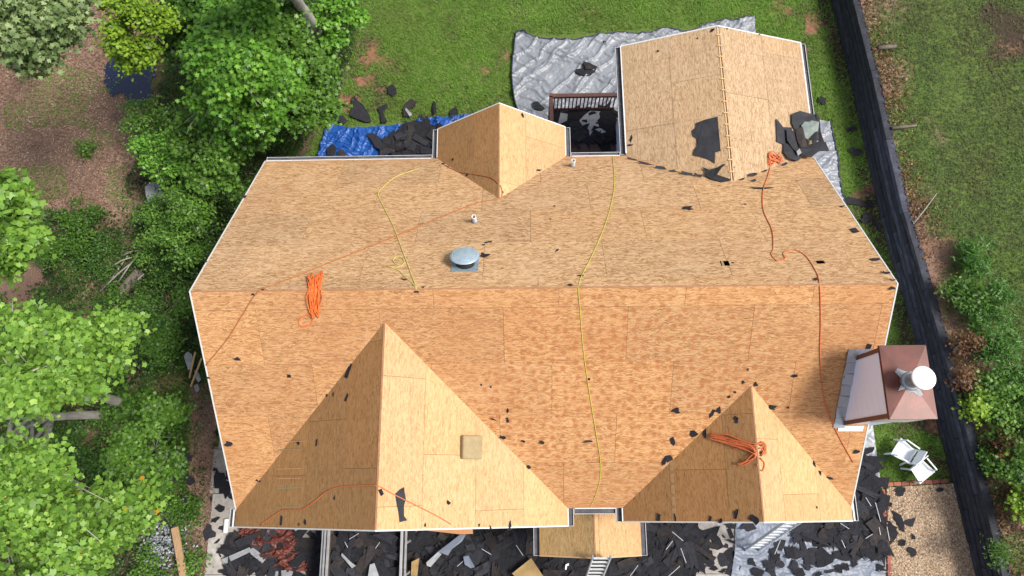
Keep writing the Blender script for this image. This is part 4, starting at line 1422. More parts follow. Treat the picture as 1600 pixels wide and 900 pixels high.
# ------------------------------------------------------------------ debris trailer
tx0, tx1 = P(512, 860, 1.25).x, P(627, 860, 1.25).x
tr = empty('dump_trailer', ((tx0 + tx1) / 2, -3.2, 0), 'open dump trailer heaped with torn black shingles in front of the larger gable', 'trailer')
ty0, ty1 = -5.2, -.98
for k, x in enumerate((tx0, tx1)):
    sgn = -1 if k == 0 else 1
    mb = MB(); mb.box(x - .025, x + .025, ty0, ty1, .55, 1.22); mb.build('side_panel', M['trailer_in'], tr)
    for j, (o, h, wd, mm) in enumerate(((.0, 1.26, .07, 'rail_white' if k else 'rail_grey'), (sgn * .105, 1.21, .055, 'rail_grey'), (sgn * .19, 1.12, .06, 'rail_white' if not k else 'rail_grey'))):
        if k and j == 2: continue
        mb = MB(); mb.box(x + o - wd / 2, x + o + wd / 2, ty0, ty1, h - .06, h); mb.build('top_rail', M[mm], tr, bevel=.008)
    for yy in np.arange(ty0 + .3, ty1, .8):
        mb = MB(); mb.box(x + sgn * .06, x + sgn * .13, yy - .03, yy + .03, .5, 1.06); mb.build('stake', M['rail_grey'], tr)
    for yy in (-3.7, -2.9):
        mb = MB(); mb.lathe((x + sgn * .02 - .1, yy, .36), [(.20, 0), (.33, .0), (.35, .03), (.35, .17), (.33, .20), (.2, .2)], 20, (1, 0, 0)); mb.build('tyre', M['rubber'], tr, smooth=False)
mb = MB(); mb.box(tx0 + .03, tx1 - .03, ty0 + .02, ty1 - .02, .48, .55); mb.build('bed', M['trailer_in'], tr)
mb = MB(); mb.box(tx0 + .03, tx1 - .03, ty1 - .06, ty1 - .01, .551, 1.15); mb.build('front_panel', M['rail_grey'], tr)
mb = MB(); mb.box(tx0 + .03, tx1 - .03, ty0 + .02, ty0 + .07, .551, 1.15); mb.build('tailgate', M['rail_grey'], tr)
mb = MB(); mb.bar(((tx0 + tx1) / 2 - .4, ty0, .5), ((tx0 + tx1) / 2, ty0 - 1.2, .5), .08, .1); mb.bar(((tx0 + tx1) / 2 + .4, ty0, .5), ((tx0 + tx1) / 2, ty0 - 1.2, .5), .08, .1)
mb.build('tow_frame', M['rail_grey'], tr)

# ------------------------------------------------------------------ ropes
def rope(pix, m, r, label, n=7, lifts=None, name='rope', closed=False, zoff=0.0, z_ground=None):
    path = smooth_path(pix, n)
    if lifts is not None:
        lf = np.interp(np.linspace(0, 1, len(path)), np.linspace(0, 1, len(lifts)), lifts)
    pts = []
    last = None
    for i, q in enumerate(path):
        lift = r * 1.05 + zoff + (lf[i] if lifts is not None else 0)
        w, S = roof_at(q[0], q[1], lift)
        if w is None:
            zz = last.z if last is not None else 4.6
            w = P(q[0], q[1], zz)
        if last is not None and (w - last).length < .004: continue
        if last is not None and (w - last).length > .12:
            k = int((w - last).length / .1)
        pts.append(w); last = w
    mb = MB(); mb.tube(pts, r, 6)
    o = mb.build(name, m, None, smooth=True)
    return tag(o, label, 'rope')
rope([(690, 256), (715, 268), (745, 273), (770, 279), (782, 292), (784, 306), (779, 311), (745, 318), (700, 335), (640, 360), (560, 393), (480, 425), (430, 445), (402, 457), (380, 490), (355, 530), (322, 570)],
     M['rope_dull'], .0115, 'faded orange rope running from the rear gable over the ridge to the left edge', 14)
rope([(655, 264), (620, 276), (600, 292), (591, 304), (600, 325), (615, 355), (630, 395), (643, 430), (651, 452), (645, 444), (634, 434), (624, 424), (616, 420), (606, 416), (612, 418), (622, 418), (631, 412), (629, 404), (620, 402), (614, 407), (618, 413)],
     M['rope_olive'], .0105, 'olive rope on the rear slope with a loose looped tail', 9)
rope([(957, 242), (960, 280), (957, 310), (946, 350), (925, 400), (912, 425), (904, 448), (906, 480), (912, 550), (922, 620), (932, 680), (938, 720), (937, 750), (929, 778), (922, 792)],
     M['rope_yellow'], .0085, 'yellow green rope down the middle of the roof from rear to front eave', 12)
rope([(902, 801), (911, 803), (919, 801), (927, 803), (938, 800)], M['rope_yellow'], .010, 'short yellow rope end lying on the porch roof under the gutter', 6)
rope([(408, 820), (425, 808), (440, 798), (455, 796), (472, 796), (490, 785), (510, 769), (530, 761), (560, 759), (588, 759), (610, 770), (640, 785), (680, 805), (704, 819)],
     M['rope_red'], .010, 'red orange rope across the larger front gable near its lower edge', 9)
rng = np.random.default_rng(3)
tang = []
for k in range(26):
    t = k * 2.1
    tang.append((1206 + 11 * math.cos(t) * (.5 + .5 * rng.random()) + (5 if k % 3 == 0 else 0), 249 + 12 * math.sin(t * 1.13) * (.5 + .5 * rng.random())))
rope(tang + [(1203, 262), (1200, 275), (1192, 300), (1193, 330), (1206, 360), (1208, 388), (1205, 398), (1214, 408), (1226, 405), (1224, 396), (1240, 391), (1258, 400), (1272, 420), (1280, 442), (1282, 500), (1281, 560), (1287, 620), (1305, 670), (1333, 722)],
     M['rope_red'], .0105, 'red orange rope tangled at the wing and trailing over the ridge to the chimney corner', 9, lifts=[0, .05, .02, .06, .01, .03, .0] + [0] * 8)
zig = []
for k in range(15):
    zig.append((481 + 27 * ((k * 5) % 14) / 14 + rng.normal() * 1.5, 434 + rng.normal() * 3))
    zig.append((484 + 14 * ((k * 3) % 13) / 13 + rng.normal() * 2, 460 + rng.normal() * 3))
    zig.append((488 + 12 * ((k * 7) % 15) / 15 + rng.normal(), 489 + rng.normal() * 4))
    zig.append((486 + 18 * ((k * 11) % 14) / 14 + rng.normal() * 2, 458 + rng.normal() * 3))
zig += [(488, 492), (480, 491), (470, 497), (467, 505), (474, 510), (484, 507), (490, 498)]
rope(zig, M['rope_orange'], .0105, 'bright orange rope coil bundled across the main ridge', 6, lifts=list(rng.uniform(.0, .09, 40)) + [0, 0, 0, 0])
st = []
for k in range(6):
    o = k * 1.6
    st += [(1111 + rng.normal() * 1.5, 678 + o), (1138, 679 + o * 1.4 + rng.normal()), (1160 + rng.normal() * 2, 688 + o), (1178, 694 + o * .8 + rng.normal() * 2), (1190 + rng.normal() * 2, 693 + rng.normal() * 4), (1193, 703 + rng.normal() * 3), (1184, 708 + rng.normal() * 2), (1172, 694 + o * .6), (1140, 686 + o)]
    if k % 2: st += [(1182, 707), (1166, 718 + o), (1154, 727 + rng.normal() * 3), (1165, 722), (1180, 709)]
st += [(1186, 716), (1193, 724), (1190, 736), (1184, 728), (1182, 712), (1160, 700), (1147, 701), (1146, 693), (1160, 697)]
rope(st, M['rope_red'], .0105, 'red orange rope coil draped over the smaller front gable ridge', 5, lifts=list(rng.uniform(0, .06, 40)) + [0, 0])

# printed lines and stamps on the boards
M['print_teal'] = plain('faded_teal_print', (.22, .27, .17), (.30, .30, .17), 30, .85)
M['print_red'] = plain('faded_red_print', (.50, .24, .12), (.58, .32, .17), 30, .85)
M['print_dark'] = plain('dark_board_stain', (.30, .18, .09), (.40, .25, .12), 12, .85)
def mark(x0, y0, x1, y1, wid, m):
    w, S = roof_at(x0, y0, .0042); w2, S2 = roof_at(x1, y1, .0042)
    mb = MB(); mb.bar(w, w2, wid, .001, up=S['N']); mb.build('printed_mark', M[m], S['ob'])
for y, m in ((690, 'print_red'), (703, 'print_teal'), (733, 'print_red'), (748, 'print_red'), (763, 'print_teal'), (793, 'print_teal')):
    x0 = 434 + (8 if y < 700 else 0) - (y - 690) * .02
    mark(x0, y, x0 + 38, y - 1, .018, m)
for k in range(9):
    y = 640 + k * 13
    mark(645 - k * .2, y, 645 - k * .2, y + 7, .05, 'print_red')
for k in range(5):
    mark(1049 + k * 1.0, 722 + k * 18, 1050 + k * 1.0, 736 + k * 18, .09, 'print_dark')

# ------------------------------------------------------------------ foam block on the gable
w, S = roof_at(734, 699)
mb = MB()
mb.obox(w + S['N'] * .065, S['U'] * .235, S['V'] * .235, S['N'] * .06)
fb = tag(mb.build('foam_block', M['foam'], None, bevel=.03), 'thick yellowed foam block on the pale east slope of the larger gable', 'foam block')

# ------------------------------------------------------------------ torn shingles and felt
def outline(wd, ht, rng, jag=.28, n=None):
    """angular torn outline: a cut strip with one or two ripped sides, or a ripped shard"""
    w, h = wd / 2, ht / 2
    if jag < .2 or rng.random() < .14:
        pts = [(-w, -h), (w * rng.uniform(.8, 1), -h * rng.uniform(.85, 1)), (w, h * rng.uniform(.7, 1)), (-w * rng.uniform(.8, 1), h)]
        k = int(rng.integers(0, 4))
        out = []
        for e in range(4):
            a, b = pts[e], pts[(e + 1) % 4]
            out.append(a)
            if e == k or (e == (k + 2) % 4 and rng.random() < .4):
                m = int(rng.integers(3, 6))
                for q in range(1, m):
                    t = (q + rng.uniform(-.3, .3)) / m
                    inn = rng.uniform(-.05, .55) * (1 if q % 2 else .3)
                    out.append(((a[0] + (b[0] - a[0]) * t) * (1 - inn), (a[1] + (b[1] - a[1]) * t) * (1 - inn)))
        return out
    n = n or int(rng.integers(6, 11))
    t = np.sort((np.arange(n) + rng.uniform(-.42, .42, n)) / n * 2 * math.pi)
    r = np.where(rng.random(n) < .35, rng.uniform(.45, .75, n), rng.uniform(.85, 1.25, n))
    return [(math.cos(t[i]) * r[i] * w * 1.1, math.sin(t[i]) * r[i] * h * 1.1) for i in range(n)]
def sheet(mb, c, U, V, N, out, th=.006, curl=0.0, rot=0.0):
    cr, sr = math.cos(rot), math.sin(rot)
    top = []
    mx = max(max(abs(x), abs(y)) for x, y in out)
    for x, y in out:
        a, b = x * cr - y * sr, x * sr + y * cr
        top.append(Vector(c) + U * a + V * b + N * (th + curl * (x / mx) ** 2))
    ar = sum(out[i - 1][0] * out[i][1] - out[i][0] * out[i - 1][1] for i in range(len(out)))
    if (ar < 0) == (U.cross(V).dot(N) > 0): top.reverse()
    n = len(top)
    cen = sum(top, Vector()) / n
    b0 = len(mb.v)
    mb.v += [tuple(p) for p in top] + [tuple(p - N * (th - .001)) for p in top] + [tuple(cen - N * curl * .3)]
    for i in range(n):
        j = (i + 1) % n
        mb.f.append((b0 + i, b0 + j, b0 + 2 * n))
        mb.f.append((b0 + i, b0 + n + i, b0 + n + j, b0 + j))
    mb.f.append(tuple(b0 + n + i for i in range(n - 1, -1, -1)))

ORD = ['nearest', 'second nearest', 'third nearest', 'fourth nearest', 'fifth nearest', 'sixth nearest', 'seventh nearest', 'eighth nearest', 'ninth nearest', 'tenth nearest', 'eleventh nearest', 'twelfth nearest', 'thirteenth nearest', 'fourteenth nearest', 'fifteenth nearest', 'sixteenth nearest', 'seventeenth nearest', 'eighteenth nearest']
MARKS = [((724, 405), 'the domed roof vent'), ((734, 699), 'the foam block'), ((490, 465), 'the bright orange rope coil'), ((1165, 700), 'the rope coil on the smaller gable'),
         ((1420, 600), 'the chimney'), ((1131, 411), 'the left square roof opening'), ((1279, 409), 'the right square roof opening'), ((601, 503), 'the peak of the larger front gable'),
         ((1174, 602), 'the peak of the smaller front gable'), ((905, 448), 'the yellow rope at the ridge'), ((780, 310), 'the inner tip of the rear gable'), ((370, 820), 'the front left roof corner'),
         ((590, 760), 'the rope knot on the larger gable ridge'), ((930, 790), 'the front gutter over the porch'), ((1330, 811), 'the front right roof corner'), ((296, 458), 'the left end of the main ridge'), ((1404, 441), 'the right end of the main ridge'),
         ((1207, 250), 'the rope tangle at the rear wing'), ((880, 690), 'the lower yellow rope'), ((895, 259), 'the small plumbing stack by the rear gutter')]
# on the roof: (px, py, width, height, turn in degrees) in picture units
ROOF = [(545, 578, 9, 24, -25), (371, 561, 15, 6, -8), (452, 587, 7, 5, 0), (757, 399, 19, 11, 5), (763, 379, 14, 3, 15), (756, 383, 4, 4, 0), (1074, 326, 17, 10, -5), (1190, 295, 40, 5, 3),
        (870, 392, 4, 9, -35), (893, 446, 11, 5, 0), (908, 431, 11, 3, 8), (1335, 361, 12, 11, 20), (1365, 406, 15, 6, -10), (1386, 427, 15, 5, -5), (1394, 438, 10, 3, 0), (1395, 450, 11, 5, 0),
        (1056, 642, 12, 9, 0), (1052, 690, 11, 13, 10), (1036, 722, 8, 18, -10), (1045, 717, 10, 11, 20), (1084, 678, 11, 12, 15), (1101, 675, 5, 16, 0), (1113, 646, 8, 15, -10), (1122, 641, 8, 13, 0),
        (1150, 655, 9, 10, 20), (1029, 808, 6, 10, -10), (1055, 808, 3, 8, 0), (1110, 810, 4, 7, -15), (1126, 814, 6, 7, 0), (1151, 803, 7, 12, -20), (1180, 812, 15, 11, 10), (1181, 600, 6, 6, 0),
        (817, 689, 6, 4, 0), (847, 690, 7, 4, -20), (920, 689, 15, 3, 0), (826, 729, 6, 7, 30), (793, 641, 4, 9, 10), (785, 683, 10, 5, 0), (771, 655, 13, 2.5, -20), (793, 656, 5, 8, 15), (767, 604, 3, 4, 0),
        (752, 601, 3, 4, 0), (511, 618, 5, 4, 0), (542, 621, 5, 11, -25), (521, 616, 3, 9, -10), (467, 692, 8, 5, -20), (495, 692, 4, 9, -10), (402, 750, 6, 3, -20), (407, 752, 4, 3, 0), (440, 813, 5, 13, 0),
        (468, 819, 3, 4, 0), (477, 817, 6, 8, 0), (523, 778, 2.5, 6, 0), (595, 769, 6, 9, 30), (701, 785, 7, 6, 20), (664, 820, 3, 6, -10), (766, 824, 4, 7, 0), (796, 822, 6, 13, -8), (748, 821, 3, 4, 0),
        (1207, 636, 12, 7, -10), (1272, 725, 5, 11, 35), (1281, 738, 6, 10, 30), (1297, 747, 13, 6, -10), (1338, 706, 10, 8, -20), (357, 693, 14, 8, -5), (1322, 588, 7, 9, 0), (1357, 542, 7, 11, -10), (1324, 575, 6, 8, 20),
        (1241, 587, 9, 5, 0), (1145, 411, 3, 3, 0), (1315, 323, 6, 2.5, -15), (1316, 324, 5, 4, 0), (382, 309, 9, 4, 0), (328, 400, 6, 5, 0), (323, 410, 5, 3, 0), (326, 590, 8, 2.5, 0), (700, 261, 5, 4, 0), (693, 257, 5, 3, 20),
        (707, 250, 7, 3, 35), (730, 273, 6, 4, 25), (816, 180, 5, 8, 20), (785, 300, 3, 4, 0), (841, 266, 9, 3, 20), (986, 216, 5, 15, -20), (985, 227, 8, 4, 0), (1028, 80, 4, 4, 0), (1113, 48, 8, 5, 25), (1136, 45, 3, 3, 0),
        (1010, 58, 3, 3, 0), (1090, 60, 3, 3, 0), (1186, 54, 4, 2, 0), (866, 323, 3, 3, 0), (888, 366, 6, 3, 20), (860, 343, 3, 3, 0), (651, 456, 7, 4, 0), (661, 449, 6, 4, 0), (396, 460, 6, 4, 0), (411, 453, 5, 3, 0), (1278, 445, 9, 4, 0),
        (1274, 438, 6, 5, 0), (633, 437, 10, 3, 5), (1165, 320, 6, 2, 0), (1148, 612, 4, 3, -60), (1139, 620, 4, 6, 0), (1231, 636, 3, 3, 0), (1276, 793, 4, 3, 0), (920, 592, 4, 4, 0), (1161, 597, 5, 5, 0), (1168, 577, 3, 4, 0)]
rngS = np.random.default_rng(11)
assign = {}
scr = []
for (px, py, wd, ht, rot) in ROOF:
    w, S = roof_at(px, py)
    if w is None: continue
    d = [((px - q[0][0]) ** 2 + (py - q[0][1]) ** 2) for q in MARKS]
    k = int(np.argmin(d))
    assign.setdefault(k, []).append((d[k], len(scr)))
    scr.append((px, py, wd, ht, rot, w, S))
labels = {}
for k, lst in assign.items():
    for r, (dd, i) in enumerate(sorted(lst)):
        labels[i] = 'small black roof scrap %s to %s' % (ORD[min(r, 17)], MARKS[k][1])
PXM = lambda w: (CAM_H - w.z) / FPX * .99
for i, (px, py, wd, ht, rot, w, S) in enumerate(scr):
    N = S['N']
    ex = Vector((1, 0, 0)); ex = (ex - N * ex.dot(N)).normalized()
    ey = N.cross(ex)
    k = PXM(w)
    mb = MB()
    sheet(mb, w + N * .004, ex, ey, N, outline(wd * k, ht * k * 1.15, rngS, .3), .006, rngS.uniform(.008, .045), math.radians(rot))
    tag(mb.build('shingle_scrap', M['shingle' if rngS.random() < .75 else 'shingle_grey']), labels[i], 'shingle scrap', 'scraps scattered over the roof')

def roof_patch(pix, m, label, lift=.008, name='felt_patch', cat='felt', curl=0.0, th=.006, group=None):
    """flat torn sheet lying on the roof with the outline given"""
    pts = []
    for x, y in pix:
        w, S = roof_at(x, y, lift)
        if w is None:
            w, S = P(x, y, 4.8), SLOPES[0]
        pts.append(w + Vector((0, 0, random.uniform(0, curl))))
    mb = MB()
    ar = sum(pts[i - 1].x * pts[i].y - pts[i].x * pts[i - 1].y for i in range(len(pts)))
    if ar < 0: pts.reverse()
    n = len(pts)
    cen = sum(pts, Vector()) / n
    b0 = 0
    mb.v = [tuple(p) for p in pts] + [tuple(p - Vector((0, 0, th))) for p in pts]
    mb.f = [tuple(range(n))] + [(i, n + i, n + (i + 1) % n, (i + 1) % n) for i in range(n)] + [tuple(range(2 * n - 1, n - 1, -1))]
    return tag(mb.build(name, m), label, cat, group)
roof_patch([(1087, 193), (1100, 188), (1121, 183), (1126, 236), (1117, 239), (1117, 256), (1108, 250), (1096, 246), (1083, 243), (1084, 235), (1089, 229), (1088, 217), (1082, 213), (1081, 205), (1087, 200)], M['felt'], 'squarish black felt patch on the west slope of the rear wing', lift=.012, curl=.02)
roof_patch([(1097, 262), (1108, 266), (1120, 263), (1131, 257), (1139, 252), (1141, 258), (1147, 262), (1143, 271), (1141, 283), (1128, 286), (1112, 282), (1100, 276), (1103, 270)], M['felt'], 'torn black felt at the lower end of the rear wing ridge', lift=.03, curl=.03)
roof_patch([(624, 765), (631, 761), (632, 770), (634, 780), (631, 790), (631, 806), (636, 813), (624, 816), (622, 800), (619, 785), (617, 772)], M['shingle_grey'], 'long grey torn felt strip on the pale slope of the larger gable')
roof_patch([(792, 830), (797, 815), (800, 828)], M['shingle_grey'], 'small grey triangle scrap at the lower rake of the larger gable', cat='shingle scrap')
VAL = [(985, 249, 20, 4), (1008, 256, 24, 4), (1032, 263, 18, 5), (1052, 268, 16, 5), (1072, 272, 20, 6), (1090, 275, 14, 6), (1158, 281, 12, 5), (1175, 274, 18, 6), (1194, 268, 14, 4), (1225, 257, 12, 5), (1177, 283, 10, 4)]
for i, (px, py, wd, ht) in enumerate(VAL):
    w, S = roof_at(px, py)
    if w is None: continue
    k = PXM(w)
    mb = MB()
    sheet(mb, w + Vector((0, 0, .03)), Vector((1, 0, 0)), Vector((0, 1, .1)).normalized(), Vector((0, -.1, 1)).normalized(), outline(wd * k, ht * k, rngS, .35), .006, .02, math.radians(-14 if px < 1140 else 18))
    tag(mb.build('felt_strip', M['felt']), 'ragged black felt strip in the wing valley, %s from the left' % ['first', 'second', 'third', 'fourth', 'fifth', 'sixth', 'seventh', 'eighth', 'ninth', 'tenth', 'eleventh'][i], 'felt', 'felt strips along the wing valley')
# heap of torn felt at the wing corner
HEAP = [([(1212, 186), (1223, 200), (1238, 199), (1238, 226), (1222, 226), (1213, 222)], 'felt', .02, 'upright torn black felt flap at the left of the wing corner heap'),
        ([(1223, 226), (1233, 226), (1245, 240), (1252, 247), (1245, 253), (1230, 250), (1223, 240)], 'felt', .05, 'rounded black felt sheet at the foot of the wing corner heap'),
        ([(1226, 204), (1240, 208), (1246, 232), (1243, 242), (1236, 236), (1228, 222)], 'shingle_grey', .10, 'long grey shingle strip folded over the wing corner heap'),
        ([(1236, 180), (1248, 176), (1258, 178), (1276, 182), (1278, 196), (1264, 200), (1252, 208), (1240, 203), (1236, 194)], 'felt', .07, 'broad black felt sheet at the top of the wing corner heap'),
        ([(1249, 200), (1258, 190), (1276, 195), (1274, 216), (1262, 224), (1250, 214)], 'green_glass', .12, 'grey green membrane piece in the middle of the wing corner heap'),
        ([(1240, 206), (1250, 203), (1256, 222), (1258, 232), (1248, 236), (1242, 222)], 'shingle_brown', .14, 'brown black shingle beside the green membrane at the wing corner'),
        ([(1246, 236), (1260, 230), (1276, 224), (1287, 226), (1292, 240), (1276, 241), (1264, 249), (1250, 246)], 'shingle_grey', .13, 'charcoal shingle sheet hanging over the wing corner'),
        ([(1272, 178), (1280, 184), (1278, 200), (1284, 215), (1292, 238), (1282, 236), (1274, 214)], 'shingle_brown', .04, 'narrow black felt ribbon at the right of the wing corner heap'),
        ([(1262, 222), (1272, 210), (1276, 222), (1266, 232)], 'felt', .17, 'small curled black scrap on top of the wing corner heap'),
        ([(1240, 242), (1246, 236), (1248, 244), (1243, 248)], 'paper', .17, 'small white torn paper on the wing corner heap')]
for pix, mm, lift, lab in HEAP:
    pts = [roof_at(x, y, 0)[0] or P(x, y, 4.85) for x, y in pix]
    zz = 4.95
    mb = MB()
    vs = [Vector((p.x, p.y, max(p.z, 4.78) + lift + random.uniform(-.03, .05))) for p in pts]
    ar = sum(vs[i - 1].x * vs[i].y - vs[i].x * vs[i - 1].y for i in range(len(vs)))
    if ar < 0: vs.reverse()
    n = len(vs)
    cen = sum(vs, Vector()) / n + Vector((0, 0, random.uniform(.0, .06)))
    mb.v = [tuple(p) for p in vs] + [tuple(p - Vector((0, 0, .008))) for p in vs] + [tuple(cen)]
    mb.f = [(i, (i + 1) % n, 2 * n) for i in range(n)] + [(i, n + i, n + (i + 1) % n, (i + 1) % n) for i in range(n)] + [tuple(range(2 * n - 1, n - 1, -1))]
    tag(mb.build('felt_sheet' if mm != 'paper' else 'paper_scrap', M[mm]), lab, 'felt' if mm != 'paper' else 'paper', 'torn sheets heaped at the wing corner')

# ---- debris on the ground
def ground_piece(mb, px, py, z, wd, ht, rot, tilt, rng, jag=.25, th=.006, curl=None):
    c = P(px, py, z)
    N = Vector((rng.normal() * tilt, rng.normal() * tilt, 1)).normalized()
    U = Vector((1, 0, 0)); U = (U - N * U.dot(N)).normalized()
    V = N.cross(U)
    sheet(mb, c, U, V, N, outline(wd, ht, rng, jag), th, rng.uniform(0, .05) if curl is None else curl, rot)
rngD = np.random.default_rng(23)
MATS = ['shingle'] * 5 + ['shingle_brown'] * 3 + ['shingle_grey'] * 2
# heaps: name of place, area in the picture, pieces built singly, pieces in the mass below, height of the heap
PLACES = [('the heap inside the trailer', [(524, 832), (618, 832), (616, 900), (522, 900)], 34, 170, .85, 1.12, 'torn black shingle piece lying in the trailer load'),
          ('between trailer and porch', [(636, 838), (842, 830), (842, 900), (636, 900)], 50, 420, .04, .22, 'torn black shingle piece in the heap between trailer and porch'),
          ('below the porch', [(845, 874), (1008, 872), (1008, 905), (845, 905)], 22, 170, .04, .20, 'torn black shingle piece in the heap before the porch'),
          ('right of the porch', [(1012, 822), (1086, 826), (1100, 850), (1092, 875), (1074, 902), (1010, 902)], 30, 240, .04, .15, 'torn black shingle piece in the heap right of the porch'),
          ('front right corner', [(1240, 826), (1330, 816), (1344, 740), (1352, 700), (1366, 760), (1376, 800), (1380, 856), (1340, 858), (1300, 842), (1240, 834)], 40, 190, .08, .22, 'torn black shingle piece in the heap round the front right corner'),
          ('left of the trailer', [(352, 845), (380, 838), (498, 835), (498, 900), (352, 900)], 22, 90, .06, .16, 'torn black shingle piece in the litter left of the trailer'),
          ('on the blue tarp', [(612, 212), (640, 194), (660, 190), (688, 206), (690, 246), (618, 246), (600, 232)], 26, 60, .09, .26, 'torn black shingle piece heaped on the blue tarp'),
          ('on the deck', [(862, 175), (962, 175), (966, 236), (862, 200)], 14, 70, 1.01, 1.06, 'torn dark shingle piece lying on the rear deck')]
mass = MB()
TOPS = []
for nm, area, n1, n2, z0, z1, lab in PLACES:
    xs = [p[0] for p in area]; ys = [p[1] for p in area]
    made = 0
    total = n1 + n2
    while made < total:
        px, py = rngD.uniform(min(xs), max(xs)), rngD.uniform(min(ys), max(ys))
        if not in_poly(px, py, area): continue
        top = made >= n2
        z = (z0 + (z1 - z0) * rngD.random() * .7) if not top else z0 + (z1 - z0) * rngD.uniform(.55, 1.0)
        big = rngD.random()
        wd = rngD.uniform(.22, .5) if big < .5 else rngD.uniform(.55, 1.0)
        ht = rngD.uniform(.14, .36)
        rot = rngD.uniform(0, 6.28)
        if top:
            mb = MB()
            mm = MATS[int(rngD.integers(len(MATS)))]
            ground_piece(mb, px, py, z, wd, ht, rot, .10, rngD, .12 if big > .5 else .34)
            ob = tag(mb.build('shingle_piece', M[mm]), None, 'shingle', 'torn shingles ' + nm)
            tone = {'shingle': 'black', 'shingle_brown': 'brownish', 'shingle_grey': 'charcoal'}[mm]
            TOPS.append((nm, ('large ' if big > .5 else 'small ') + tone, px, ob))
        else:
            ground_piece(mass, px, py, z, wd, ht, rot, .08, rngD, .25)
        made += 1
NTH = ['leftmost', 'second', 'third', 'fourth', 'fifth', 'sixth', 'seventh', 'eighth', 'ninth', 'tenth', 'eleventh', 'twelfth', 'thirteenth', 'fourteenth', 'fifteenth', 'sixteenth', 'seventeenth', 'eighteenth', 'nineteenth', 'twentieth']
WHERE = {'the heap inside the trailer': 'in the trailer load', 'between trailer and porch': 'in the heap between trailer and porch', 'below the porch': 'in the heap before the porch', 'right of the porch': 'in the heap right of the porch',
         'front right corner': 'in the heap round the front right corner', 'left of the trailer': 'in the litter left of the trailer', 'on the blue tarp': 'on the blue tarp heap', 'on the deck': 'on the rear deck'}
for key in sorted(set((a, b) for a, b, c, d in TOPS)):
    row = sorted([(c, d) for a, b, c, d in TOPS if (a, b) == key], key=lambda q: q[0])
    for i, (c, d) in enumerate(row):
        d['label'] = ('leftmost %s torn shingle %s' % (key[1], WHERE[key[0]])) if i == 0 else '%s %s torn shingle from the left %s' % (NTH[min(i, 19)], key[1], WHERE[key[0]])
tag(mass.build('shingle_debris', M['shingle'], None, (0, 0, 0)), 'mass of torn black shingles under the loose pieces round the house', 'shingles', kind='stuff')
# light strips, wood and other bits in the heaps
STRIPS = []
TAPES = [(1059, 838, 20, 40), (1046, 852, 16, -48), (1068, 868, 22, 72), (1053, 893, 24, -38), (990, 893, 22, -50), (1320, 822, 14, 35), (1372, 800, 28, 80), (1366, 818, 18, -82), (1357, 784, 14, 62), (1318, 850, 12, 70), (1358, 838, 12, -30),
         (553, 838, 16, -30), (590, 852, 10, -55), (541, 851, 9, 60), (1215, 855, 22, -62), (1388, 834, 20, 86), (1374, 826, 18, 88), (760, 862, 16, 30), (720, 880, 14, -40), (812, 860, 18, 55)]
for i, (px, py, ln, ang) in enumerate(TAPES):
    c = P(px, py, .36 if px < 1110 else .26)
    if 520 < px < 620: c = P(px, py, 1.16)
    a = math.radians(-ang)
    L = ln * .0185
    mb = MB()
    d = Vector((math.cos(a), math.sin(a), random.uniform(-.1, .1)))
    mb.bar(c - d * L / 2, c + d * L / 2, .016, .003)
    where = 'in the trailer' if 520 < px < 620 else ('on the heap between trailer and porch' if px < 850 else ('before or right of the porch' if px < 1110 else 'at the front right corner'))
    STRIPS.append((px, tag(mb.build('release_strip', M['tape']), 'thin white strip', 'strip', 'white strips ' + where), where))
def rank_labels(rows, text, lead='leftmost'):
    for i, (px, ob) in enumerate(sorted(rows, key=lambda q: q[0])):
        ob['label'] = (lead + ' ' + text) if i == 0 else '%s from the left, %s' % (NTH3[i], text)
NTH3 = ['leftmost', 'second', 'third', 'fourth', 'fifth', 'sixth', 'seventh', 'eighth', 'ninth', 'tenth', 'eleventh', 'twelfth', 'thirteenth', 'fourteenth', 'fifteenth', 'sixteenth', 'seventeenth', 'eighteenth', 'nineteenth', 'twentieth',
        'twenty first', 'twenty second', 'twenty third', 'twenty fourth', 'twenty fifth', 'twenty sixth', 'twenty seventh', 'twenty eighth', 'twenty ninth', 'thirtieth', 'thirty first', 'thirty second']
rank_labels_todo = {}
for px, ob, where in STRIPS: rank_labels_todo.setdefault(where, []).append((px, ob))
for where, rows in rank_labels_todo.items(): rank_labels(rows, 'white strip ' + where)
def single(px, py, wd, ht, rot, m, label, cat='shingle', z=.06, tilt=.05, jag=.22, name='shingle_piece', group=None):
    mb = MB()
    ground_piece(mb, px, py, z, wd, ht, math.radians(rot), tilt, rngD, jag, .01)
    return tag(mb.build(name, M[m]), label, cat, group)
def shaped(pix, z, m, label, cat='shingle', name='shingle_piece', curl=.05, th=.01, group=None):
    pts = [P(x, y, z + random.uniform(0, curl)) for x, y in pix]
    ar = sum(pts[i - 1].x * pts[i].y - pts[i].x * pts[i - 1].y for i in range(len(pts)))
    if ar < 0: pts.reverse()
    mb = MB(); mb.prism(pts, (0, 0, -th))
    return tag(mb.build(name, M[m]), label, cat, group)
shaped([(549, 152), (554, 150), (560, 158), (568, 165), (576, 178), (581, 190), (572, 191), (562, 187), (553, 184), (546, 180), (550, 168)], .07, 'shingle', 'large triangular black shingle sheet on the clay above the blue tarp')
shaped([(606, 135), (613, 131), (619, 138), (620, 146), (614, 151), (607, 146)], .05, 'shingle', 'lone black shingle on the lawn above the blue tarp')
shaped([(525, 182), (535, 180), (543, 188), (538, 194), (528, 190)], .05, 'shingle', 'dark shingle at the left of the triangular sheet by the blue tarp')
shaped([(590, 168), (604, 162), (607, 167), (598, 174), (602, 184), (606, 190), (596, 192), (594, 178)], .07, 'shingle', 'bent black shingle standing on the lawn right of the triangular sheet')
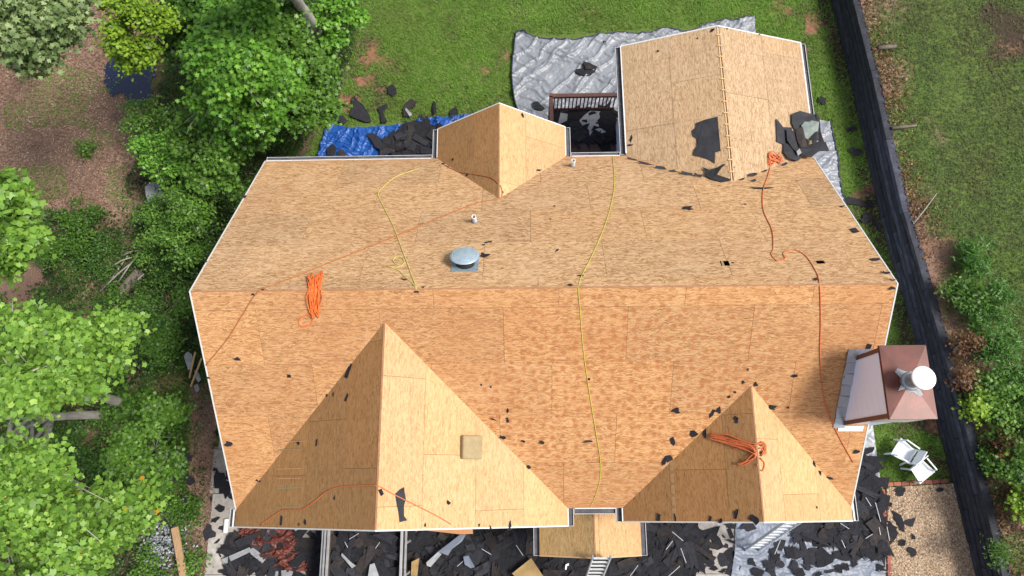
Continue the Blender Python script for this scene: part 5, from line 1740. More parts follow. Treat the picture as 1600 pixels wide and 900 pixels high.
shaped([(634, 160), (642, 154), (651, 158), (648, 166), (640, 170), (643, 182), (631, 182), (630, 170)], .08, 'shingle_brown', 'curled black shingle with a pale tab above the blue tarp heap')
shaped([(634, 168), (640, 174), (644, 179), (640, 182), (633, 172)], .14, 'paper', 'pale grey tab lying above the blue tarp heap', 'shingle', 'shingle_tab')
shaped([(677, 157), (681, 160), (682, 176), (678, 180), (675, 172)], .05, 'shingle', 'narrow black shingle on the lawn above the right end of the blue tarp')
shaped([(704, 172), (712, 166), (716, 176), (713, 190), (702, 188)], .10, 'shingle', 'black shingle across the right end of the blue tarp')
shaped([(484, 175), (490, 172), (496, 178), (490, 184), (484, 182)], .05, 'shingle', 'dark shingle in the weeds left of the blue tarp')
shaped([(728, 133), (731, 135), (730, 140)], .05, 'shingle', 'tiny dark scrap on the rear lawn', 'shingle scrap')
shaped([(510, 232), (520, 224), (526, 232), (522, 244), (512, 243)], .16, 'shingle', 'black shingle lump at the left end of the blue tarp')
shaped([(527, 236), (536, 233), (541, 242), (530, 245)], .16, 'shingle_brown', 'brown black shingle beside the lump on the blue tarp')
shaped([(571, 209), (583, 207), (595, 216), (602, 232), (594, 234), (585, 228), (580, 218)], .22, 'shingle', 'long black shingle reaching left from the blue tarp heap')
shaped([(911, 95), (921, 98), (933, 104), (930, 112), (922, 118), (912, 118), (898, 112), (900, 108), (912, 106)], .13, 'shingle', 'bent black shingle in the middle of the silver rear tarp')
shaped([(911, 95), (920, 98), (926, 108), (915, 108)], .20, 'shingle_brown', 'folded corner of shingle on the silver rear tarp')
shaped([(942, 63), (947, 65), (946, 69), (942, 68)], .12, 'shingle', 'small black scrap near the upper edge of the silver tarp', 'shingle scrap')
shaped([(831, 160), (840, 158), (846, 164), (852, 170), (846, 173), (836, 170)], .14, 'shingle', 'ragged black shingle at the left of the deck post')
for i, (pix, lab) in enumerate((([(862, 200), (866, 190), (872, 192), (876, 176), (887, 178), (886, 188), (874, 194), (868, 204)], 'pale torn paper at the left of the rear deck'),
                               ([(905, 188), (915, 178), (922, 173), (938, 174), (937, 184), (933, 188), (936, 198), (928, 196), (922, 206), (918, 200), (922, 192), (910, 196)], 'large pale torn paper in the middle of the rear deck'),
                               ([(930, 202), (938, 200), (947, 206), (940, 208)], 'small pale paper scrap on the rear deck'),
                               ([(920, 206), (926, 204), (922, 212)], 'tiny pale paper scrap on the rear deck'))):
    shaped(pix, 1.08, 'paper', lab, 'paper', 'paper_scrap', .02)
for (px, py, wd, ht, r, lab) in ((1286, 157, .22, .30, 20, 'black shingle on the grass right of the wing eave'), (1329, 202, .36, .22, -20, 'upper of two black shingles on grass beside the timber wall'), (1335, 237, .40, .24, -10, 'lower of two black shingles on grass beside the timber wall'),
                                 (1333, 315, .70, .26, -15, 'large black shingle by the right end of the rear slope'), (1352, 343, .32, .30, 30, 'blue black shingle on the grass by the upper timber wall'), (1359, 318, .2, .25, 10, 'dark shingle touching the foot of the timber wall'), (1369, 350, .15, .35, 25, 'narrow dark shingle against the timber wall foot')):
    single(px, py, wd, ht, r, 'shingle', lab)
for i, (px, py, wd, ht, r) in enumerate(((1406, 768, .30, .22, 10), (1469, 766, .22, .12, 10), (1404, 810, .22, .50, 20), (1422, 815, .30, .22, 30), (1427, 839, .16, .18, 15), (1409, 848, .18, .20, -20), (1424, 862, .22, .24, 10), (1409, 826, .16, .2, 20), (1391, 788, .12, .12, 0), (1390, 830, .35, .55, 5))):
    single(px, py, wd, ht, r, 'shingle', ['black shingle at the top left of the gravel bed', 'black shingle at the top right of the gravel bed', 'tall black shingle on the gravel', 'wide black shingle right of the tall one on the gravel', 'small square shingle in the middle of the gravel', 'small shingle low on the left of the gravel', 'lowest black shingle on the gravel', 'shingle overlapping the foot of the tall one on gravel', 'tiny scrap at the gravel edge by the bricks', 'black shingle lying across the brick edging'][i], z=.075)
LOOSE = {}
for i, (px, py, wd, ht, r) in enumerate(((1095, 842, .3, .5, 10), (1112, 835, .45, .35, 30), (1120, 846, .4, .4, 0), (1140, 822, .22, .14, 0), (1170, 822, .4, .2, 10), (1142, 834, .1, .25, 20), (1143, 846, .25, .06, -10), (1160, 849, .2, .14, -20), (1135, 853, .1, .1, 0), (1142, 866, .3, .3, 50), (1133, 877, .25, .4, 30), (1146, 890, .25, .35, -30),
                                        (1115, 888, .2, .12, 0), (1130, 892, .2, .08, 25), (1103, 872, .35, .4, 20), (1098, 885, .25, .1, 0), (1131, 838, .06, .1, 30), (1163, 843, .1, .08, 0), (1176, 880, .2, .2, 20), (1184, 893, .3, .25, -30), (1199, 881, .2, .18, 20), (1209, 880, .15, .3, 10), (1206, 893, .22, .28, 20), (1240, 868, .35, .3, 20), (1234, 862, .2, .3, 10),
                                        (1255, 855, .22, .7, 15), (1268, 870, .25, .5, -20), (1290, 872, .5, .55, 0), (1315, 870, .55, .25, -25), (1313, 887, .25, .2, 20), (1322, 885, .1, .2, 20), (1297, 893, .3, .08, 10), (1279, 897, .22, .08, 20), (1335, 882, .2, .08, 30), (1372, 868, .4, .2, 35), (1376, 888, .25, .2, 0), (1220, 852, .3, .2, 30), (1207, 862, .2, .25, 0), (1212, 871, .3, .2, 10), (1262, 885, .25, .2, 0), (1240, 882, .25, .2, 40), (1248, 893, .3, .2, -10), (1219, 880, .2, .2, 10), (1336, 853, .5, .7, 0), (1360, 852, .75, .22, 0), (1350, 858, .5, .16, 0))):
    side = 'on the pale drive right of the porch' if px < 1170 else 'on the pale blue tarp at the front right corner'
    LOOSE.setdefault(side, []).append((px, single(px, py, wd * 1.15, ht * 1.15, r, 'shingle', 'scrap', z=.06 if px < 1170 else .13, tilt=.02, jag=.4, group='loose scraps ' + side)))
for side, rows in LOOSE.items(): rank_labels(rows, 'loose black scrap ' + ('on the pale drive' if 'drive' in side else 'on the pale blue tarp'))
PATHS = []
for i, (px, py, wd, ht, r) in enumerate(((341, 676, .12, .22, 0), (333, 700, .06, .05, 0), (336, 733, .15, .1, 0), (345, 750, .4, .5, 20), (352, 765, .3, .4, 0), (330, 780, .08, .14, 10), (345, 794, .3, .2, -20), (337, 812, .25, .12, 30), (327, 832, .35, .4, 0), (348, 826, .2, .14, 0), (340, 846, .16, .06, 40), (349, 857, .14, .06, -60), (358, 740, .3, .35, 0), (364, 775, .35, .3, 0), (344, 868, .1, .06, -40))):
    PATHS.append((-py, single(px, py, wd, ht, r, 'shingle', 'scrap', z=.06, jag=.4, group='scraps on the left path')))
for i, (py, ob) in enumerate(sorted(PATHS, key=lambda q: -q[0])): ob['label'] = 'black scrap on the concrete path at left, %s from the top' % NTH3[i].replace('leftmost', 'first')
for i, (px, py, wd, ht, r, lab) in enumerate(((293, 715, .28, .3, 0, 'blue grey shingle in the weeds left of the path'), (270, 747, .5, .22, 10, 'dark shingle in the weeds, longest of three'), (298, 750, .3, .24, -10, 'dark shingle in the weeds right of the longest'), (285, 783, .3, .2, 0, 'dark scrap in the weeds above the plank'), (282, 735, .3, .1, 40, 'pale grey strip in the weeds'), (313, 406, .35, .3, 20, 'dark scrap in the weeds by the left roof edge'))):
    single(px, py, wd, ht, r, 'shingle_grey' if i in (0, 4) else 'shingle', lab, z=.42)
# bigger recognisable pieces left of the trailer
shaped([(346, 874), (390, 855), (392, 862), (350, 882)], .16, 'paper', 'pale grey shingle strip, upper of the fan left of the trailer')
shaped([(347, 883), (372, 872), (378, 884), (352, 893)], .14, 'shingle', 'dark shingle strip in the middle of the fan left of the trailer')
shaped([(388, 858), (396, 856), (416, 872), (410, 880), (392, 866)], .18, 'paper', 'pale grey shingle strip slanting right in the fan left of the trailer')
shaped([(392, 850), (428, 872), (420, 890), (404, 884), (390, 862)], .12, 'shingle', 'dark shingle slanting right below the red plastic sheet')
shaped([(430, 893), (455, 889), (462, 900), (440, 906), (428, 904)], .12, 'paper', 'white torn paper at the picture bottom left of the trailer', 'paper', 'paper_scrap')
shaped([(366, 846), (380, 838), (400, 832), (404, 838), (388, 850), (372, 856)], .26, 'shingle_grey', 'rolled grey shingle on the red plastic sheet')
# silver bundle, plank pieces between trailer and porch
shaped([(666, 879), (685, 862), (690, 866), (673, 886), (667, 884)], .42, 'paper', 'pale grey board lying in the heap right of the trailer', 'board', 'board')
shaped([(684, 862), (700, 850), (718, 836), (728, 835), (722, 846), (706, 858), (700, 868)], .45, 'lavender_tarp', 'pale blue plastic twist in the heap left of the porch', 'plastic', 'plastic_wrap', .12)
shaped([(724, 870), (732, 868), (742, 886), (736, 888), (726, 882)], .42, 'lavender_tarp', 'small pale blue plastic scrap in the heap left of the porch', 'plastic', 'plastic_wrap', .06)
shaped([(643, 878), (655, 872), (652, 900), (642, 900)], .40, 'plywood', 'tan wood scrap beside the trailer rail', 'board', 'board')
shaped([(800, 896), (830, 872), (852, 905), (812, 908)], .36, 'plywood', 'stained plywood sheet leaning below the porch', 'board', 'plywood_sheet', .1)
shaped([(884, 882), (889, 880), (889, 884), (886, 884), (885, 890), (883, 890)], .30, 'white_metal', 'white bent metal bit below the porch', 'metal scrap', 'metal_scrap', .02)
shaped([(852, 897), (528, 905)][:0] or [(534, 864), (548, 878), (556, 884), (550, 888), (533, 868)], 1.18, 'paper', 'pale grey shingle strip slanting across the trailer load')
shaped([(578, 882), (585, 880), (592, 900), (574, 905)], 1.18, 'paper', 'pale grey shingle at the picture bottom in the trailer load')
# white roll on the left path
c = P(353, 822, .10)
mb = MB(); mb.lathe((c.x, c.y - .18, c.z), [(.03, 0), (.06, 0), (.065, .01), (.065, .36), (.06, .37), (.03, .37)], 18, (0, 1, 0))
tag(mb.build('paper_roll', M['white_metal'], smooth=False), 'small white roll on the path at the front left corner', 'roll')

# ------------------------------------------------------------------ things in the wood
shaped([(226, 292), (234, 285), (243, 284), (254, 293), (257, 305), (246, 314), (232, 318), (228, 305)], .50, 'stone', 'pale grey boulder block among the shrubs at left', 'stone', 'stone_block', .06, th=.4)
c0, c1 = P(273, 824, .50), P(292, 930, .56)
mb = MB(); mb.bar(c0, c1, .2, .06); tag(mb.build('plank', M['plank'], bevel=.008), 'old brown plank lying in the weeds at the lower left', 'plank')
c0, c1 = P(184, 466, .18), P(218, 424, .42)
mb = MB(); mb.tube([c0, c0.lerp(c1, .5) + Vector((.02, .03, .03)), c1], [.17, .16, .14], 12); tag(mb.build('log', M['bark_dark'], smooth=False), 'thick fallen log in the brush pile at left', 'log')
for i, (a, b, z0, z1) in enumerate((((155, 457), (212, 405), .2, .6), ((170, 420), (206, 402), .3, .5), ((206, 450), (225, 428), .4, .5), ((183, 444), (215, 398), .3, .7), ((190, 400), (222, 392), .3, .4), ((172, 440), (200, 400), .2, .3))):
    p, q = P(a[0], a[1], z0), P(b[0], b[1], z1)
    mb = MB(); mb.tube([p, p.lerp(q, .5) + Vector((.05, .06, .05)), q], [.03, .024, .012], 6)
    tag(mb.build('branch', M['twig'], smooth=True), 'dry grey branch in the brush pile, %s of six' % ['lowest left', 'topmost left', 'rightmost', 'steepest', 'topmost', 'darkest middle'][i], 'branch', 'branches in the brush pile')
for i, (pix, lab) in enumerate((([(287, 556), (293, 549), (299, 553), (303, 562), (300, 576), (294, 578), (290, 566)], 'pale grey scrap sheet by the left wall, upper'), ([(304, 578), (310, 582), (315, 592), (310, 597), (305, 590)], 'pale grey scrap sheet by the left wall, middle'), ([(303, 602), (309, 600), (312, 608), (308, 613), (304, 610)], 'pale grey scrap sheet by the left wall, lower'))):
    shaped(pix, .5, 'paper', lab, 'scrap', 'scrap_sheet', .12)
for i, (a, b) in enumerate((((305, 550), (296, 590)), ((315, 560), (298, 604)))):
    p, q = P(a[0], a[1], 1.0), P(b[0], b[1], .35)
    mb = MB(); mb.bar(p, q, .045, .03); tag(mb.build('stick', M['lumber']), 'pale wooden stick leaning by the left wall, %s' % ('upper' if i == 0 else 'lower'), 'stick')
p, q = P(1427, 350, upper_z(11, 6) + .06), P(1464, 302, upper_z(12, 7) + .14)
mb = MB(); mb.tube([p, p.lerp(q, .5) + Vector((0, 0, .04)), q], [.022, .019, .012], 6); tag(mb.build('branch', M['twig'], smooth=True), 'thin straight stick on the grass behind the timber wall', 'branch')
p, q = P(1394, 200, upper_z(11, 9) + .08), P(1432, 196, upper_z(12, 9) + .08)
mb = MB(); mb.tube([p, p.lerp(q, .5), q], [.06, .05, .03], 8); tag(mb.build('log', M['bark_dark'], smooth=True), 'short pale log lying behind the timber wall', 'log')
p, q = P(1372, 75, upper_z(11, 13) + .08), P(1400, 72, upper_z(12, 13) + .08)
mb = MB(); mb.tube([p, p.lerp(q, .5), q], [.08, .07, .05], 8); tag(mb.build('log', M['bark_dark'], smooth=True), 'short dark log near the top end of the timber wall', 'log')
rngC = np.random.default_rng(5)
c = P(256, 848, .2)
n = 700
a = rngC.normal(size=(n, 2)) * np.array([.36, .42])
C = np.stack([c.x + a[:, 0], c.y + a[:, 1], .18 + .2 * np.exp(-(a ** 2).sum(1) / .25) + .1 * rngC.random(n)], -1)
Nn = np.array([0, 0, 1.0]) + .6 * rngC.normal(size=(n, 3)); Nn[:, 2] = np.abs(Nn[:, 2])
tag(mesh_np('ash_shards', leaf_faces(C, Nn, .075, 'oval', rngC, 0, 0), None, M['chip'], rngC.random(n)), 'heap of pale grey shards in the weeds at lower left', 'shards', kind='stuff')

# ------------------------------------------------------------------ trees
rngT = np.random.default_rng(77)
def blob(px, py, z, rpx, flat=.75):
    c = P(px, py, z)
    r = rpx * (CAM_H - z) / FPX
    return (c.x, c.y, c.z, r, r, r * flat)
def tree(name, label, base, fork, r0, blobs, m, n_twig, per, leaf, shape, bark='bark', spread=.16, yellow=0, shell=.45, group='trees at the edge of the wood'):
    root = empty(name, tuple(base), label, 'tree', group)
    limbs(root, base, fork, blobs, r0, M[bark], rngT)
    crown(root, blobs, M[m], n_twig, per, leaf, shape, rngT, spread, shell, yellow=yellow)
    return root
tree('tulip_tree', 'tall light green tree at the left edge, crown right of the pale trunks', P(192, 628), P(70, 600, 6.2), .145,
     [blob(25, 505, 7.5, 42), blob(75, 520, 7.6, 46), blob(130, 540, 7.4, 44), blob(180, 515, 7.0, 34), blob(60, 575, 7.9, 46), blob(15, 600, 7.8, 44), blob(110, 580, 7.3, 36), blob(160, 548, 6.8, 32), blob(45, 630, 7.0, 24), blob(-20, 540, 7.5, 45)],
     'leaf_tulip', 1400, 8, .112, 'tulip', yellow=.0008)
tree('tulip_tree', 'tall light green tree in the lower left corner with yellowing leaves', P(168, 650), P(-10, 650, 5.0), .135,
     [blob(15, 725, 7.4, 42), blob(50, 750, 7.2, 40), blob(5, 790, 7.6, 46), blob(60, 800, 7.0, 44), blob(110, 830, 6.8, 42), blob(30, 850, 7.2, 48), blob(85, 880, 6.8, 46), blob(140, 870, 6.2, 30), blob(20, 910, 7.2, 46), blob(120, 800, 6.0, 26), blob(160, 790, 5.0, 24), blob(60, 940, 7, 50)],
     'leaf_tulip', 1500, 8, .112, 'tulip', yellow=.002)
tree('sapling', 'thin green sapling with orange leaves between corner tree and weeds', P(215, 800), P(195, 800, 2.6), .05,
     [blob(185, 785, 3.4, 30), blob(205, 810, 3.0, 26), blob(175, 825, 3.2, 24), blob(210, 780, 3.0, 22)], 'leaf_tulip', 150, 7, .13, 'tulip', yellow=.015, bark='twig')
tree('silver_maple', 'grey green tree in the upper left corner', P(40, 90), P(0, 0, 6.5), .2,
     [blob(20, 15, 8, 44), blob(70, 20, 8, 38), blob(105, 15, 7.6, 26), blob(30, 60, 7.8, 36), blob(75, 60, 7.5, 32), blob(45, 95, 7.2, 22), blob(110, 50, 7.0, 18), blob(-20, 40, 8, 45), blob(55, -30, 8, 50)],
     'leaf_silver', 1150, 6, .13, 'maple', spread=.17)
tree('lime_tree', 'yellow green tree at the top edge beside the dark pool', P(235, 40), P(215, 15, 4.2), .12,
     [blob(185, 15, 5.2, 28), blob(220, 20, 5.4, 32), blob(250, 30, 5.0, 24), blob(195, 55, 5.0, 28), blob(230, 62, 4.8, 30), blob(205, 85, 4.4, 22), blob(245, 85, 4.0, 18), blob(210, -25, 5.4, 35)],
     'leaf_lime', 700, 8, .115, 'oval', spread=.13, bark='twig')
tree('maple', 'large bright green broadleaf tree behind the upper left roof corner', P(395, 175), P(382, 120, 4.0), .16,
     [blob(345, 55, 6.0, 40), blob(385, 60, 6.3, 44), blob(330, 100, 5.6, 34), blob(370, 105, 6.2, 44), blob(410, 100, 6.0, 38), blob(350, 145, 5.4, 38), blob(395, 150, 5.6, 40), blob(430, 140, 5.2, 32), blob(370, 185, 4.6, 32), blob(330, 150, 4.8, 26), blob(415, 185, 4.6, 28), blob(302, 78, 5.0, 18), blob(455, 112, 5.0, 20), blob(308, 182, 4.0, 20), blob(402, 22, 6.0, 24), blob(350, 22, 5.6, 18), blob(345, 215, 3.6, 18)],
     'leaf_bright', 1500, 8, .12, 'maple', spread=.17)
tree('maple', 'green tree between the bright one and the rear lawn', P(480, 150), P(470, 110, 2.8), .11,
     [blob(450, 70, 4.2, 30), blob(480, 100, 4.2, 34), blob(455, 120, 4.0, 30), blob(500, 135, 3.6, 30), blob(470, 160, 3.6, 32), blob(505, 170, 3.0, 22), blob(440, 40, 4.4, 26), blob(430, 165, 3.6, 26)],
     'leaf_shrub', 1000, 8, .115, 'maple', spread=.16)
tree('bush_tree', 'bright green young tree at the top right of the pale trunk', P(530, 50), P(528, 35, 1.6), .06,
     [blob(505, 15, 3.0, 24), blob(530, 10, 3.0, 26), blob(520, 45, 2.4, 24), blob(545, 30, 2.4, 20), blob(520, -20, 3, 30), blob(505, 75, 2, 20)], 'leaf_bright', 420, 8, .12, 'maple', bark='twig', spread=.13)
tree('oak', 'tall tree with pale grey trunk rising past the top edge', P(503, 68), P(452, -22, 6.2), .23,
     [blob(420, -75, 9, 55), blob(380, -60, 8.5, 45), blob(470, -85, 9, 50), blob(430, -110, 9.5, 60)], 'leaf_mid', 500, 7, .15, 'maple')
tree('tulip_tree', 'yellow green tree tips poking in at the middle left edge', P(-25, 360), P(-25, 350, 6.5), .17,
     [blob(8, 305, 7.6, 26), blob(25, 370, 7.4, 24), blob(5, 395, 7.4, 26), blob(-20, 340, 8, 45), blob(12, 335, 7.4, 20), blob(8, 420, 7, 14)], 'leaf_tulip', 420, 7, .15, 'tulip')
tree('tree', 'dark green tree crown at the top left between lime tree and bright tree', P(300, 60), P(295, 40, 3.0), .12,
     [blob(280, 20, 4.2, 34), blob(320, 15, 4.4, 34), blob(300, 60, 3.6, 30), blob(275, 70, 3.2, 26), blob(360, 5, 4.6, 30), blob(405, 15, 4.8, 30), blob(440, 5, 4.8, 26), blob(300, -25, 4.5, 40)],
     'leaf_dark', 800, 7, .13, 'maple', bark='bark_dark')

tree('young_tree', 'leafy young tree just above the upper left roof corner', P(345, 250), P(343, 245, 1.6), .06,
     [blob(300, 215, 3.0, 28), blob(338, 238, 3.2, 30), blob(378, 222, 3.2, 28), blob(318, 268, 2.8, 26), blob(358, 272, 2.6, 24), blob(395, 205, 3.0, 22)], 'leaf_shrub', 620, 8, .105, 'maple', bark='twig', spread=.14)
tree('young_tree', 'leafy young tree right of the pale boulder beside the roof edge', P(295, 338), P(292, 335, 1.0), .05,
     [blob(278, 312, 2.0, 24), blob(302, 345, 2.0, 28), blob(268, 368, 1.8, 24), blob(318, 325, 2.0, 22), blob(335, 300, 2.0, 22), blob(285, 395, 1.6, 22)], 'leaf_shrub', 480, 8, .095, 'oval', bark='twig', spread=.13)
tree('young_tree', 'leafy young tree between the pale trunks and the concrete path', P(245, 700), P(242, 700, .9), .05,
     [blob(212, 690, 1.9, 26), blob(248, 662, 1.9, 26), blob(262, 715, 1.8, 24), blob(222, 738, 1.9, 26), blob(195, 715, 2.0, 22), blob(275, 640, 1.5, 18)], 'leaf_shrub', 480, 8, .095, 'maple', bark='twig', spread=.13)
tree('young_tree', 'bright young tree at the clearing edge above the boulder', P(258, 250), P(255, 246, 1.0), .05,
     [blob(232, 235, 2.2, 22), blob(262, 228, 2.4, 26), blob(250, 262, 2.0, 22), blob(282, 250, 2.2, 22)], 'leaf_bright', 330, 8, .10, 'oval', bark='twig', spread=.13)
tree('young_tree', 'dark leafy young tree left of the main ridge end', P(255, 500), P(252, 498, .9), .05,
     [blob(235, 480, 1.7, 26), blob(262, 510, 1.7, 26), blob(228, 520, 1.7, 24), blob(255, 540, 1.6, 22), blob(275, 475, 1.5, 20)], 'leaf_mid', 420, 8, .09, 'oval', bark='twig', spread=.13)

# ------------------------------------------------------------------ shrubs
def shrub(px, py, h, rpx, m, label, leaf=.10, shape='oval', dens=1.0, zb=0.0, group='shrubs under the trees', name='shrub', seedrot=0):
    base = P(px, py, zb)
    root = empty(name, tuple(base), label, 'shrub', group)
    r = rpx * (CAM_H - zb) / FPX
    bl = []
    nb = 5
    for k in range(nb):
        t = 2 * math.pi * k / nb + rngT.random()
        q = r * .45 * rngT.uniform(.6, 1.1)
        bl.append((base.x + q * math.cos(t), base.y + q * math.sin(t), zb + h * rngT.uniform(.55, .85), r * .55, r * .55, h * .35))
    bl.append((base.x, base.y, zb + h * .8, r * .5, r * .5, h * .35))
    mb = MB()
    for b in bl:
        mb.tube([base + Vector((rngT.normal() * .03, rngT.normal() * .03, 0)), base.lerp(Vector(b[:3]), .6) + Vector((0, 0, .05)), Vector(b[:3])], [.022, .016, .008], 5)
    mb.build('stem', M['twig'], root)
    n = int(150 * dens * (r / .8) ** 2) + 20
    crown(root, bl, M[m], n, 7, leaf, shape, rngT, .11, .35, name='foliage')
    return root
SH = [(262, 222, 1.5, 50, 'leaf_shrub', 'bright green shrub at the clearing edge above the boulder', .085, 'oval'),
      (320, 235, 1.7, 46, 'leaf_mid', 'mid green shrub right of the bright one at the clearing edge', .085, 'oval'),
      (375, 225, 1.8, 44, 'leaf_shrub', 'tall green shrub just above the upper left roof corner', .11, 'maple'),
      (300, 285, 1.2, 48, 'leaf_mid', 'spreading green shrub right of the boulder', .08, 'oval'),
      (350, 290, 1.2, 44, 'leaf_dark', 'dark shrub between boulder shrub and the roof corner', .08, 'oval'),
      (270, 350, 1.0, 44, 'leaf_shrub', 'rounded green shrub just below the boulder', .075, 'oval'),
      (320, 350, .9, 42, 'leaf_mid', 'low green shrub touching the left roof edge', .075, 'oval'),
      (252, 405, .9, 34, 'leaf_shrub', 'leafy shrub overhanging the brush pile', .08, 'oval'),
      (285, 425, .7, 40, 'leaf_dark', 'dark low shrub left of the main ridge end', .075, 'oval'),
      (240, 480, .7, 42, 'leaf_dark', 'dark shrub below the brush pile', .075, 'oval'),
      (190, 480, .8, 34, 'leaf_mid', 'green shrub between brush pile and the left tree', .075, 'oval'),
      (255, 555, .8, 52, 'leaf_dark', 'dark shrub beside the pale scrap sheets', .075, 'oval'),
      (232, 642, .8, 36, 'leaf_mid', 'leafy shrub at the foot of the pale trunks', .10, 'maple'),
      (265, 655, .7, 44, 'leaf_mid', 'low green shrub left of the bare earth strip', .075, 'oval'),
      (215, 710, .9, 48, 'leaf_mid', 'broad green shrub left of the weeds with shingles', .075, 'oval'),
      (265, 775, .6, 40, 'leaf_shrub', 'low bright weeds above the ash heap', .075, 'oval'),
      (300, 800, .6, 30, 'leaf_mid', 'weedy clump beside the plank top', .075, 'oval'),
      (240, 890, .7, 34, 'leaf_shrub', 'bright weeds at the bottom edge left of the plank', .075, 'oval'),
      (308, 880, .5, 22, 'leaf_shrub', 'bright weeds between plank and drive', .075, 'oval'),
      (130, 350, .5, 42, 'leaf_mid', 'low weeds in the clearing left of the boulder', .08, 'oval'),
      (90, 400, .5, 36, 'leaf_shrub', 'low bright weeds near the middle left edge', .08, 'oval'),
      (150, 400, .6, 40, 'leaf_mid', 'low weeds just left of the brush pile', .08, 'oval'),
      (140, 238, .4, 16, 'leaf_shrub', 'small weed tuft on the brown clearing', .08, 'oval'),
      (465, 215, 1.3, 36, 'leaf_shrub', 'yellow green shrub left of the blue tarp', .075, 'oval'),
      (430, 232, 1.2, 32, 'leaf_mid', 'green shrub tucked behind the rear gutter end', .075, 'oval'),
      (525, 115, 1.0, 28, 'leaf_shrub', 'bright shrub at the edge of the rear lawn', .075, 'oval'),
      (196, 622, .7, 22, 'leaf_mid', 'small shrub hugging the foot of the upper pale trunk', .075, 'oval'),
      (174, 655, .6, 22, 'leaf_mid', 'small shrub hugging the foot of the lower pale trunk', .075, 'oval'),
      (120, 690, .8, 46, 'leaf_dark', 'dark shrub between the two tall left trees', .075, 'oval'),
      (165, 730, .8, 44, 'leaf_dark', 'dark shrub right of the gap between the left trees', .075, 'oval'),
      (185, 580, .8, 40, 'leaf_dark', 'dark shrub under the tip of the left tree', .075, 'oval')]
for s in SH:
    shrub(s[0], s[1], s[2], s[3], s[4], s[5], s[6], s[7])
SR = [(1505, 410, .7, 34, 'leaf_cedar', 'feathery bright green plant on the bank, topmost of its row', .15, 'sprig'),
      (1490, 470, .8, 32, 'leaf_mid', 'leafy green shrub below the topmost feathery plant', .09, 'oval'),
      (1525, 490, .9, 40, 'leaf_cedar', 'feathery green plant right of the leafy shrub on the bank', .15, 'sprig'),
      (1535, 555, .9, 40, 'leaf_cedar', 'feathery green plant level with the chimney', .15, 'sprig'),
      (1490, 545, .8, 22, 'leaf_brown', 'rust brown shrub behind the wall right of the chimney', .08, 'oval'),
      (1488, 598, .8, 20, 'leaf_brown', 'rust brown shrub at the wall beside the chimney corner', .08, 'oval'),
      (1525, 610, .8, 34, 'leaf_shrub', 'green shrub below the rust brown ones', .085, 'maple'),
      (1540, 650, .8, 32, 'leaf_shrub', 'bright green shrub in the middle of the bank', .085, 'maple'),
      (1580, 610, .9, 40, 'leaf_cedar', 'feathery plant at the right edge level with the chimney', .15, 'sprig'),
      (1590, 680, .9, 42, 'leaf_mid', 'green shrub at the right edge below the feathery plant', .085, 'oval'),
      (1575, 730, .9, 40, 'leaf_shrub', 'bright leafy shrub at the right edge beside the gravel bed', .085, 'maple'),
      (1590, 790, .9, 36, 'leaf_lime', 'yellow green shrub at the lower right edge', .085, 'maple'),
      (1512, 640, .7, 24, 'leaf_lime', 'small yellow green shrub touching the wall', .09, 'maple'),
      (1555, 700, .7, 24, 'leaf_brown', 'brown dry shrub between the bright ones near the gravel', .08, 'oval'),
      (1560, 860, .5, 26, 'leaf_mid', 'small green plant at the lower right behind the wall', .09, 'sprig'),
      (1540, 720, .5, 22, 'leaf_mid', 'green weeds against the lower wall', .08, 'oval')]
for s in SR:
    b = P(s[0], s[1], WALL_H)
    shrub(s[0], s[1], s[2], s[3], s[4], s[5], s[6], s[7], zb=upper_z(b.x, b.y) - .05, group='shrubs on the bank behind the wall', dens=1.25)

# ------------------------------------------------------------------ ground cover that nobody could count
def scatter(poly, n, rng):
    a = np.array(poly)
    X = rng.uniform(a[:, 0].min(), a[:, 0].max(), n); Y = rng.uniform(a[:, 1].min(), a[:, 1].max(), n)
    k = in_poly_np(X, Y, poly)
    return X[k], Y[k]
rngU = np.random.default_rng(99)
UND = region([(565, -30), (562, 40), (548, 110), (525, 165), (500, 205), (470, 250), (430, 330), (350, 470), (350, 620), (328, 640), (322, 700), (330, 760), (322, 830), (322, 930), (-40, 930), (-40, 470), (70, 440), (60, 330), (180, 330), (215, 250), (225, 180), (262, 120), (262, -30)])
X, Y = scatter(UND, 210000, rngU)
hgt = fbm(X, Y, .75, 50)
keep = rngU.random(len(X)) < np.clip((hgt - .22) * 3.0, .06, 1)
bare = in_poly_np(X, Y, EARTH_S)
keep &= ~(bare & (rngU.random(len(X)) < .85))
X, Y, hgt = X[keep], Y[keep], hgt[keep]
Z = np.clip((hgt - .25) * 1.3, .03, 1) * (.35 + .65 * rngU.random(len(X)))
Nn = np.array([0, 0, 1.0]) + .5 * rngU.normal(size=(len(X), 3)); Nn[:, 2] = np.abs(Nn[:, 2]) + .2
tint = 1.1 * (fbm(X, Y, 1.6, 60) - .25) + .45 * rngU.random(len(X)) - .1 + .3 * (Z - .3)
tag(mesh_np('undergrowth', leaf_faces(np.stack([X, Y, Z], -1), Nn, .072, 'oval', rngU), None, M['leaf_dark'], tint), 'low dark green undergrowth under the trees at left', 'undergrowth', kind='stuff')
